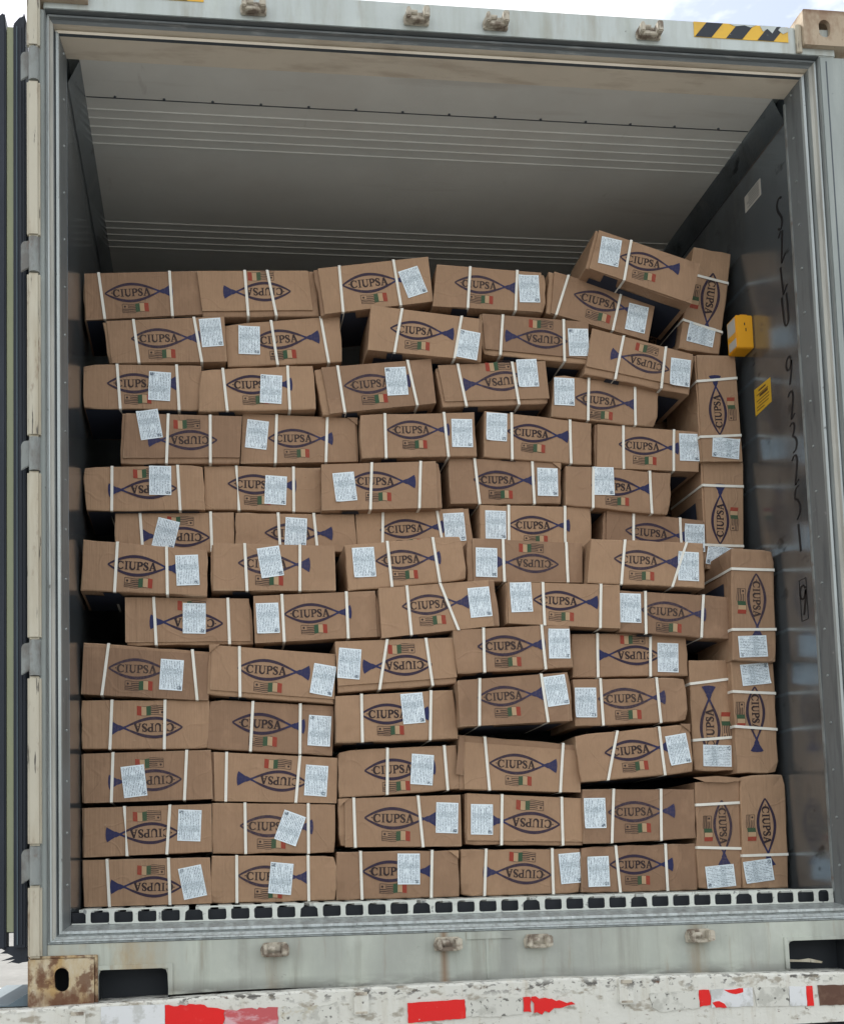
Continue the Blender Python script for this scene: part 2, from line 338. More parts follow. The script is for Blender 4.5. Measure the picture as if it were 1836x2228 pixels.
# ceiling skin with rib groups (real ridges), front strip a little lower, coves along both walls
m = MB()
prof = [(.002, CZ), (.165, CZ), (.168, CZ + .004), (.171, CZ)]
y = .223
def ribs(ys): 
    for yy in ys: prof.extend([(yy - .002, CZ), (yy, CZ - .0030), (yy + .003, CZ - .0028), (yy + .004, CZ)])
base = .223
k = 0
while base < LEN - .3:
    ribs([base + .0435 * i for i in range(5)]); base += .639 if k == 0 else .6; k += 1
    ribs([]) 
prof.append((LEN, CZ))
for (a, b) in zip(prof, prof[1:]):
    m.quad((.036, a[0], a[1]), (WX - .036, a[0], a[1]), (WX - .036, b[0], b[1]), (.036, b[0], b[1]))
cpart(m.build('ceiling_panel', M['ceil'], recalc=False))
for s in (0, 1):
    m = MB(); xa, xb = ((.001, .038) if s == 0 else (WX - .001, WX - .038))
    m.quad((xa, .003, 2.478), (xb, .003, CZ - .001), (xb, LEN, CZ - .001), (xa, LEN, 2.478))
    m.quad((xa, .003, 2.474), (xa + (.003 if s == 0 else -.003), .003, 2.478), (xa + (.003 if s == 0 else -.003), LEN, 2.478), (xa, LEN, 2.474))
    cpart(m.build('ceiling_cove', M['wall'], recalc=False))
m = MB()
for i in range(14): m.cyl((.13 + i * .1535, .16, CZ - .004), .0042, .005, seg=8)
o = cpart(m.build('ceiling_screws', M['groove'])); o['kind'] = 'stuff'
# T-rail floor
bx('sub_floor', M['void'], -.07, WX + .08, .008, LEN, -.12, -.045)  # near-black colour stands in for shade beneath the rails
bx('floor_shade_plate', M['void'], .002, WX - .002, .022, .026, -.0449, .0)  # added dark plate, painted shade behind the grille slots
m = MB()
for i in range(34): x = .02 + i * .0657; m.box(x, x + .042, .03, LEN, .000, .008); m.box(x + .018, x + .024, .03, LEN, -.044, .000)
cpart(m.build('t_rail_floor', M['alu'], recalc=False))

# door frame profile swept round the opening: (outward offset, y, material index)
PR = [(0, .002), (.012, -.075), (.0135, -.086), (.021, -.088), (.022, -.079), (.026, -.080), (.027, -.105), (.034, -.112), (.036, -.123), (.040, -.125), (.041, -.117), (.045, -.118), (.045, -.14)]
side_m = [1, 0, 0, 2, 2, 0, 3, 3, 0, 2, 0, 0]
top_m = [3, 2, 3, 3, 3, 3, 4, 4, 4, 2, 4, 4]
ZB = -.033
def corner(i, which):
    o, y = PR[i]
    return {'bl': (-o, y, ZB - o), 'br': (WX + o, y, ZB - o), 'tl': (-o, y, CZ + o), 'tr': (WX + o, y, CZ + o)}[which]
for nm, a, b, mm, lab in (('door_jamb', 'bl', 'tl', side_m, 'left door jamb'), ('door_jamb', 'tr', 'br', side_m, 'right door jamb'), ('door_head', 'tl', 'tr', top_m, None), ('door_sill_trim', 'br', 'bl', [0] * 12, None)):
    m = MB()
    for i in range(len(PR) - 1):
        N = 10
        for s in range(N):
            p0, p1, q0, q1 = (Vector(corner(i, a)), Vector(corner(i, b)), Vector(corner(i + 1, a)), Vector(corner(i + 1, b)))
            t0, t1 = s / N, (s + 1) / N
            m.quad(p0.lerp(p1, t0), p0.lerp(p1, t1), q0.lerp(q1, t1), q0.lerp(q1, t0), mm[i])
    o = cpart(m.build(nm, [M['steel'], M['jamb'], M['groove'], M['sidelip'] if nm == 'door_jamb' else M['lip'], M['trim_dark']], recalc=False))
# rivets on jamb panels
for x, s in ((-.0065, 1), (WX + .0065, -1)):
    m = MB()
    for i in range(18): m.cyl((x, -.035, .08 + i * .145), .0035, .004 * s, axis='x', seg=8)
    o = cpart(m.build('jamb_rivets', M['steel'])); o['kind'] = 'stuff'
m = MB(); m.box(.04, WX - .04, .166, .1695, CZ - .0010, CZ - .0002)
cpart(m.build('ceiling_joint', M['groove']))
# trim bead where the right and left liner ends
bx('liner_bead', M['hinge'], WX - .003, WX + .001, -.004, .004, .0, CZ - .02)

# end frame: posts, header, sill (with fork pockets), castings
ZS0, ZS1 = -.238, -.0792
bx('corner_post', M['post'], -.0915, -.0462, -.139, .0, ZS0 + .12, CZ + .045, bevel=.003)
bx('post_groove', M['groove'], WX + .066, WX + .070, -.1396, -.1385, -.10, CZ + .03)
bx('corner_post', M['post'], WX + .0462, WX + .145, -.139, .0, ZS0 + .12, CZ + .045, bevel=.003)
hdr = bx('header', M['frame'], -.05, WX + .10, -.1385, .0, CZ + .0465, 2.695, bevel=.003)
pf = [rrect(.088, .272, -.30, -.150, .016, rt=.02)]
def sill_outline():
    pts = [(-.045, ZS1), (-.045, -.115), (.079, -.115), (.079, ZS0), (.0885, ZS0), (.0885, -.166)]
    pts += [(.094, -.152), (.108, -.149), (.255, -.150), (.268, -.154), (.272, -.166), (.2745, -.222)]
    n = 22
    for i in range(n + 1):
        x = .30 + (2.02 - .30) * i / n; pts.append((x, -.222 + .006 * math.sin(i * .5)))
    pts += [(2.046, -.222), (2.046, -.150), (2.052, -.138), (2.066, -.134), (2.22, -.134), (2.235, -.14), (2.238, -.165), (2.238, ZS0), (2.25, ZS0), (2.25, -.115), (WX + .1, -.115), (WX + .1, ZS1)]
    return pts[::-1]
sill = plate_obj('sill', [sill_outline()], -.139, -.128, M['sill']); cpart(sill)
bx('sill_beam', M['void'], -.04, WX + .09, -.06, .0, -.24, -.092)
# raised weld flanges round the fork pockets
for x0, x1, zt, s in ((.0795, .286, -.138, 1), (2.034, 2.25, -.124, 1)):
    fl = [(x0, zt), (x1, zt), (x1, -.222), (x1 - .012, -.222), (x1 - .012, zt - .012), (x0 + .0, zt - .012)] if x0 < 1 else [(x0, zt), (x1, zt), (x1, zt - .010), (x0 + .012, zt - .010), (x0 + .012, -.214), (x0, -.214)]
    cpart(plate_obj('pocket_flange', [fl[::-1]], -.1445, -.1385, M['sill']))
for x0, x1, z1 in ((.09, .27, -.15), (2.048, 2.236, -.135)):
    m = MB(); m.box(x0 - .004, x1 + .004, -.128, -.062, z1 + .002, z1 + .006); m.box(x0 - .006, x0 - .002, -.128, -.062, -.24, z1); m.box(x1 + .002, x1 + .006, -.128, -.062, -.24, z1)
    cpart(m.build('fork_pocket', M['void']))
def ellipse_loop(cx, cz, rx, rz, n=18, stad=0):
    pts = []
    for i in range(n):
        a = 2 * math.pi * i / n; z = rz * math.sin(a); pts.append((cx + rx * math.cos(a), cz + rx * math.sin(a) + (stad if math.sin(a) > 0 else -stad if math.sin(a) < 0 else 0)))
    return pts
def casting(x0, x1, z0, z1, hx, hz, rx, stad, label=None):
    CM = M['cast'] if z0 < 1 else M['casttop']
    f = plate_obj('corner_casting', [rrect(x0, x1, z0, z1, .006)[::-1], ellipse_loop(hx, hz, rx, rx, stad=stad)], -.158, -.143, CM); cpart(f)
    if label: f['label'] = label
    m = MB(); t = .014
    for a in ((x0 + .001, x1 - .001, -.143, .0, z1 - t, z1 - .001), (x0 + .001, x1 - .001, -.143, .0, z0 + .001, z0 + t), (x0 + .001, x0 + t, -.143, -.0, z0 + t, z1 - t), (x1 - t, x1 - .001, -.143, -.0, z0 + t, z1 - t)): m.box(*a)
    m.build('casting_box', CM, parent=f)
    return f
casting(-.094, .0785, -.241, -.116, -.006, -.171, .0195, .012, 'rust-stained lower left corner casting')
casting(2.264, 2.426, 2.626, 2.743, 2.334, 2.682, .019, .010, 'cream upper right corner casting with rusty top edge')
casting(-.094, .0785, 2.622, 2.743, -.01, 2.68, .019, .010, 'upper left corner casting')
casting(2.25, 2.42, -.241, -.116, 2.335, -.17, .0195, .012, 'lower right corner casting')
# header end pads, weld bead by the casting
bx('weld_plate', M['cream'], 2.244, 2.2635, -.1475, -.139, 2.606, 2.70, bevel=.002)
bx('weld_plate', M['cast'], .079, .088, -.150, -.1395, -.24, -.112, bevel=.002)
bx('weld_plate', M['cast'], -.094, .088, -.150, -.1395, -.1155, -.108, bevel=.002)
# sill overlay seam strip and bent trim between the keepers
m = MB(); m.prism([(1.10, -.081), (1.17, -.081), (1.19, -.086), (1.23, -.100), (1.10, -.100)], -.1425, -.139)
cpart(m.build('bent_trim', M['sill']))
bx('weld_seam', M['sill'], 1.155, 1.162, -.1415, -.139, -.21, -.10)

m = MB(); m.prism([(2.052, -.190), (2.10, -.193), (2.13, -.190), (2.17, -.200), (2.168, -.205), (2.12, -.200), (2.052, -.197)], -.10, -.094)
cpart(m.build('bent_bar', M['cream']))
# cam keepers: base block, two lugs, hooked lip
def keeper(x, z, top, flip):
    m = MB(); s = 1 if top else -1
    w = .037
    m.prism([(x - w, z - .017), (x + w, z - .017), (x + w + .003, z + .004), (x + w - .006, z + .021), (x - w + .006, z + .021), (x - w - .003, z + .004)], -.150, -.1392)
    k = m.build('cam_keeper', M['keeper'], bevel=.002)
    cpart(k)
    a = MB(); a.prism([(x - w + .002, z - .013), (x - w + .016, z - .013), (x - w + .016, z + .016), (x - w + .008, z + .020), (x - w + .002, z + .012)], -.178, -.1505)
    a.build('lug', M['keeper'], k, bevel=.003)
    a = MB(); a.prism([(x + w - .020, z - .013), (x + w - .002, z - .013), (x + w - .002, z + .018 + .003 * flip), (x + w - .020, z + .018 + .003 * flip)], -.182, -.1505)
    a.build('lug', M['keeper'], k, bevel=.003)
    a = MB(); a.box(x - w + .010, x + w - .014, -.168, -.1503, z - .017, z - .006)
    a.build('keeper_shelf', M['keeper'], k, bevel=.002)
    a = MB(); a.cyl((x - w + .014, -.166, z + .006), .007, .022, axis='x', seg=10); a.build('pin', M['keeper'], k)
for x in (.556, 1.043, 1.285, 1.765): keeper(x, 2.636, True, 1)
for x in (.564, 1.045, 1.302, 1.775): keeper(x, -.112, False, 0)

# hazard chevrons on the header
def hazard(x0, x1, z0, z1, n, sgn):
    a = MB(); a.box(x0, x1, -.1402, -.1388, z0, z1); h = cpart(a.build('hazard_tape', M['yellow']))
    p = (x1 - x0) / n; hh = z1 - z0
    for i in range(n):
        xa = x0 + i * p + (.002 if i == 0 else 0); w = p * .52
        b = MB(); b.prism([(xa, z0 + .0006), (min(xa + w, x1), z0 + .0006), (min(xa + w + .040, x1), z1 - .0006), (min(xa + .040, x1), z1 - .0006)], -.1409, -.1404); b.build('black_stripe', M['black'], h)
    return h
h = hazard(1.915, 2.222, 2.642, 2.692, 3, 1)
for q in ([(2.03, 2.691), (2.05, 2.684), (2.08, 2.689), (2.10, 2.683), (2.12, 2.692)], [(2.13, 2.692), (2.14, 2.672), (2.155, 2.682), (2.17, 2.668), (2.185, 2.69), (2.2, 2.692)], [(2.19, 2.68), (2.205, 2.668), (2.221, 2.676), (2.221, 2.69), (2.2, 2.691)]):
    a = MB(); a.prism(q, -.1414, -.1411); a.build('peeled_patch', M['frame'], h)
hazard(.10, .411, 2.654, 2.70 - .006, 3, 1)
# rust scabs low on the sill, stains under the keepers as thin flakes of paint loss
# T-floor end grille: aluminium plate with rounded slots, every fifth open at the top
pitch = .0657; x0g = .055
loops = []
opens = []
outer = []
xs = []
x = x0g
k = 0
while x + .053 < WX - .01: xs.append((x, k)); x += pitch; k += 1
ztop, zh = .0105, .0060
top_pts = [(WX - .004, ZB), (WX - .004, ztop - .001)]
for (x, k) in reversed(xs):
    if k % 5 == 4:
        top_pts += [(x + .040, ztop), (x + .040, ztop - .008), (x + .050, ztop - .016), (x + .052, ZB + .004), (x, ZB + .004), (x + .002, ztop - .016), (x + .012, ztop - .008), (x + .012, ztop)]
top_pts += [(.035, ztop), (.035, ztop - .010), (.042, ztop - .016), (.042, ZB + .004), (.003, ZB + .004), (.003, ZB)]
loops = [top_pts]
for (x, k) in xs:
    if k % 5 != 4: loops.append(rrect(x, x + .052, ZB + .004, zh, .006, rt=.011)[::-1])
xe = xs[-1][0] + pitch
if WX - .018 - xe > .02: loops.append(rrect(xe, WX - .018, ZB + .004, zh, .006, rt=.011)[::-1])
gr = plate_obj('floor_end_grille', loops, -.004, -.001, M['alu']); cpart(gr)

# hinge side: cream lugs and worn hinges on the left post
HZ = [(2.469, 2.367), (1.901, 1.795), (1.320, 1.222), (.750, .648), (.187, .081)]
lug_z = [2.69] + [z for p in HZ for z in p] + [-.112]
for i in range(0, len(lug_z), 2):
    a = MB(); z1, z0 = lug_z[i], lug_z[i + 1]; a.box(-.0935, -.057, -.164, -.1395, z0, z1)
    cpart(a.build('hinge_lug', M['cream'], bevel=.006))
for z1, z0 in HZ:
    a = MB(); a.cyl((-.074, -.152, z0 + .002), .0155, z1 - z0 - .004, seg=16)
    hk = cpart(a.build('hinge', M['hinge'], smooth=False))
    a = MB(); a.prism([(-.112, z0 + .004), (-.086, z0 + .02), (-.086, z1 - .006), (-.106, z1 - .010), (-.112, z1 - .02)], -.150, -.144); a.build('hinge_leaf', M['hinge'], hk, bevel=.002)
# the left door folded back along the side
door = cpart(MB().build('door', M['frame'])) if False else None
a = MB(); a.box(-.262, -.118, .0, 1.17, -.05, 2.60); door = cpart(a.build('door', M['frame'], bevel=.004)); door['label'] = 'left door swung right back along the container side'
a = MB(); a.prism([(-.262, -.09), (-.168, -.09), (-.168, 2.60), (-.172, 2.648), (-.18, 2.645), (-.20, 2.625), (-.262, 2.60)], -.06, -.001); a.build('gasket', M['rubber'], door, bevel=.004)
a = MB(); a.prism([(-.147, -.088), (-.112, -.09), (-.112, 2.602), (-.110, 2.625), (-.116, 2.652), (-.120, 2.634), (-.127, 2.637), (-.147, 2.612)], -.062, -.001); gk = a.build('gasket', M['rubber'], door, bevel=.004)
a = MB(); a.box(-.137, -.1345, -.0665, -.0615, -.08, 2.60); a.build('gasket_rib', M['slate'], gk)
a = MB(); a.box(-.126, -.1225, -.0665, -.0615, -.08, 2.60); a.build('gasket_rib', M['rubber'], gk)
a = MB(); a.box(-.1665, -.1475, -.052, -.001, -.045, 2.607); a.build('pale_strip', M['strip'], door)
a = MB(); a.prism([(-.19, -.085), (-.112, -.085), (-.112, -.128), (-.125, -.129), (-.135, -.132), (-.155, -.128), (-.168, -.131), (-.146, -.120), (-.185, -.124), (-.150, -.112), (-.165, -.104), (-.186, -.103), (-.172, -.096)], -.045, -.02); a.build('torn_gasket_end', M['rubber'], door)

# ------------------------------------------------------------------ the trailer under it
tr = tag(empty('trailer', (1.14, 0, -1.35)), 'white chipped rear bumper beam of the trailer, patched with red tape', 'trailer')
def tpart(o): o.parent = tr; o.matrix_parent_inverse = Matrix.Translation((-1.14, 0, 1.35)); return o
def topz(x):
    P = [(-.6, -.245), (-.15, -.243), (.2, -.231), (.56, -.2205), (.94, -.2165), (1.37, -.2120), (1.8, -.216), (2.2, -.225), (2.7, -.235)]
    for (a, b), (c_, d) in zip(P, P[1:]):
        if a <= x <= c_: return b + (d - b) * (x - a) / (c_ - a)
    return -.23
def botz(x): return -.372 + .004 * math.sin(x * 3) + (.010 if x > 1.7 else 0)
m = MB(); N = 60
random.seed(3)
pts = []
for i in range(N + 1):
    x = -.55 + 3.2 * i / N
    z = topz(x) + random.uniform(-.0012, .0012)
    pts.append((x, z, botz(x)))
for p, q in zip(pts, pts[1:]):
    (xa, ta, ba), (xb, tb, bb) = p, q
    yf, yb = -.2, -.06
    m.quad((xa, yf, ba), (xb, yf, bb), (xb, yf, tb - .006), (xa, yf, ta - .006))
    m.quad((xa, yf, ta - .006), (xb, yf, tb - .006), (xb, yf + .008, tb), (xa, yf + .008, ta))
    m.quad((xa, yf + .008, ta), (xb, yf + .008, tb), (xb, yb, tb), (xa, yb, ta))
    m.quad((xa, yb, ba), (xb, yb, bb), (xb, yf, bb), (xa, yf, ba))
m.quad((-.55, -.2, botz(-.55)), (-.55, -.2, topz(-.55)), (-.55, -.06, topz(-.55)), (-.55, -.06, botz(-.55)))
tpart(m.build('bumper_beam', M['bumper'], recalc=False))
m = MB(); m.box(-.08, 2.40, -.12, 11.8, -.60, -.375); m.box(.0, 2.3, .0, 11.8, -.37, -.262)
tpart(m.build('chassis_bed', M['void']))
def rag(pts, amp=.003, step=.012, keep=()):
    out = []
    for i, p in enumerate(pts):
        q = pts[(i + 1) % len(pts)]; L = math.dist(p, q); n = max(1, int(L / step)); j = i not in keep
        for k in range(n):
            t = k / n; a = random.uniform(-amp, amp) if (j and k) else 0; b = random.uniform(-amp, amp) if (j and k) else 0
            out.append((p[0] + (q[0] - p[0]) * t + a, p[1] + (q[1] - p[1]) * t + b))
    return out
def tape(name, pts, mat, lvl=0, amp=.002, keep=(), label=None):
    lp = rag(pts, amp, .01, keep)
    area = sum(p[0] * q[1] - q[0] * p[1] for p, q in zip(lp, lp[1:] + lp[:1]))
    if area < 0: lp = lp[::-1]
    o = tpart(plate_obj(name, [lp], -.2022 - lvl * .0008, -.2006 - lvl * .0008, mat))
    if label: o['label'] = label
# the red and white reflective tape along the beam
tape('reflective_tape', [(.267, -.243), (.30, -.247), (.33, -.242), (.36, -.244), (.378, -.253), (.405, -.256), (.424, -.262), (.424, -.285), (.418, -.30), (.424, -.33), (.267, -.33)], M['redtape'], 2, .003, keep=(10,))
tape('reflective_tape', [(.424, -.262), (.55, -.259), (.566, -.26), (.566, -.32), (.50, -.31), (.424, -.33)], M['pinktape'], 1, .004)
tape('reflective_tape', [(.10, -.241), (.266, -.241), (.266, -.33), (.10, -.33)], M['whitetape'], 1, .0006)
tape('reflective_tape', [(.917, -.262), (1.075, -.258), (1.076, -.309), (.917, -.316)], M['redtape'], 2, .0008)
tape('peeled_tape', [(1.077, -.262), (1.13, -.258), (1.237, -.259), (1.237, -.303), (1.16, -.308), (1.077, -.306)], M['peeltape'], 1, .003)
tape('reflective_tape', [(1.238, -.259), (1.258, -.258), (1.26, -.30), (1.238, -.298)], M['redtape'], 2, .002)
tape('reflective_tape', [(1.262, -.258), (1.30, -.262), (1.34, -.27), (1.385, -.283), (1.362, -.286), (1.34, -.292), (1.325, -.291), (1.31, -.303), (1.298, -.298), (1.29, -.308), (1.275, -.300), (1.268, -.303)], M['redtape'], 2, .0045)
tape('peeled_tape', [(1.60, -.262), (1.742, -.258), (1.742, -.306), (1.63, -.315), (1.605, -.30)], M['peeltape'], 1, .003)
tape('reflective_tape', [(1.743, -.258), (1.772, -.258), (1.776, -.275), (1.774, -.30), (1.743, -.304)], M['redtape'], 2, .002)
tape('reflective_tape', [(1.777, -.258), (1.90, -.256), (1.90, -.308), (1.777, -.308)], M['whitetape'], 1, .001)
tape('reflective_tape', [(1.815, -.259), (1.872, -.257), (1.872, -.268), (1.85, -.273), (1.83, -.268)], M['redtape'], 2, .002)
tape('reflective_tape', [(1.78, -.294), (1.80, -.290), (1.815, -.298), (1.822, -.309), (1.79, -.308)], M['redtape'], 2, .002)
tape('peeled_tape', [(1.905, -.257), (2.008, -.257), (2.008, -.310), (1.912, -.311)], M['peeltape'], 1, .002)
tape('reflective_tape', [(2.009, -.257), (2.059, -.258), (2.059, -.313), (2.009, -.312)], M['whitetape'], 1, .001)
tape('reflective_tape', [(2.06, -.258), (2.078, -.258), (2.080, -.314), (2.06, -.314)], M['redtape'], 2, .001)
tape('reflective_tape', [(2.094, -.257), (2.30, -.262), (2.30, -.316), (2.098, -.314)], M['browntape'], 1, .001)
tape('reflective_tape', [(.565, -.262), (.70, -.259), (.725, -.25), (.73, -.33), (.566, -.33)], M['peeltape'], 0, .004)
for x, zt, h in ((.041, -.246, .052), (.790, -.222, .066), (1.530, -.2165, .070)):
    o = tpart(plate_obj('latch_plate', [rrect(x - .020, x + .020, zt - h, zt, .006)[::-1]], -.213, -.200, M['bumper']))
    a = MB(); a.box(x - .016, x + .016, -.2148, -.2132, zt - .014, zt - .005); a.build('rusty_slot', M['keeper'], o)
    a = MB(); a.box(x - .016, x + .016, -.2148, -.2132, zt - h + .003, zt - h + .009); a.build('rusty_slot', M['keeper'], o)
a = MB(); a.prism([(-.26, -.236), (-.15, -.236), (-.098, -.205), (-.098, -.236 + .001), (-.099, -.2395), (-.26, -.2395)], -.13, .5); tpart(a.build('rubber_flap', M['slate']))

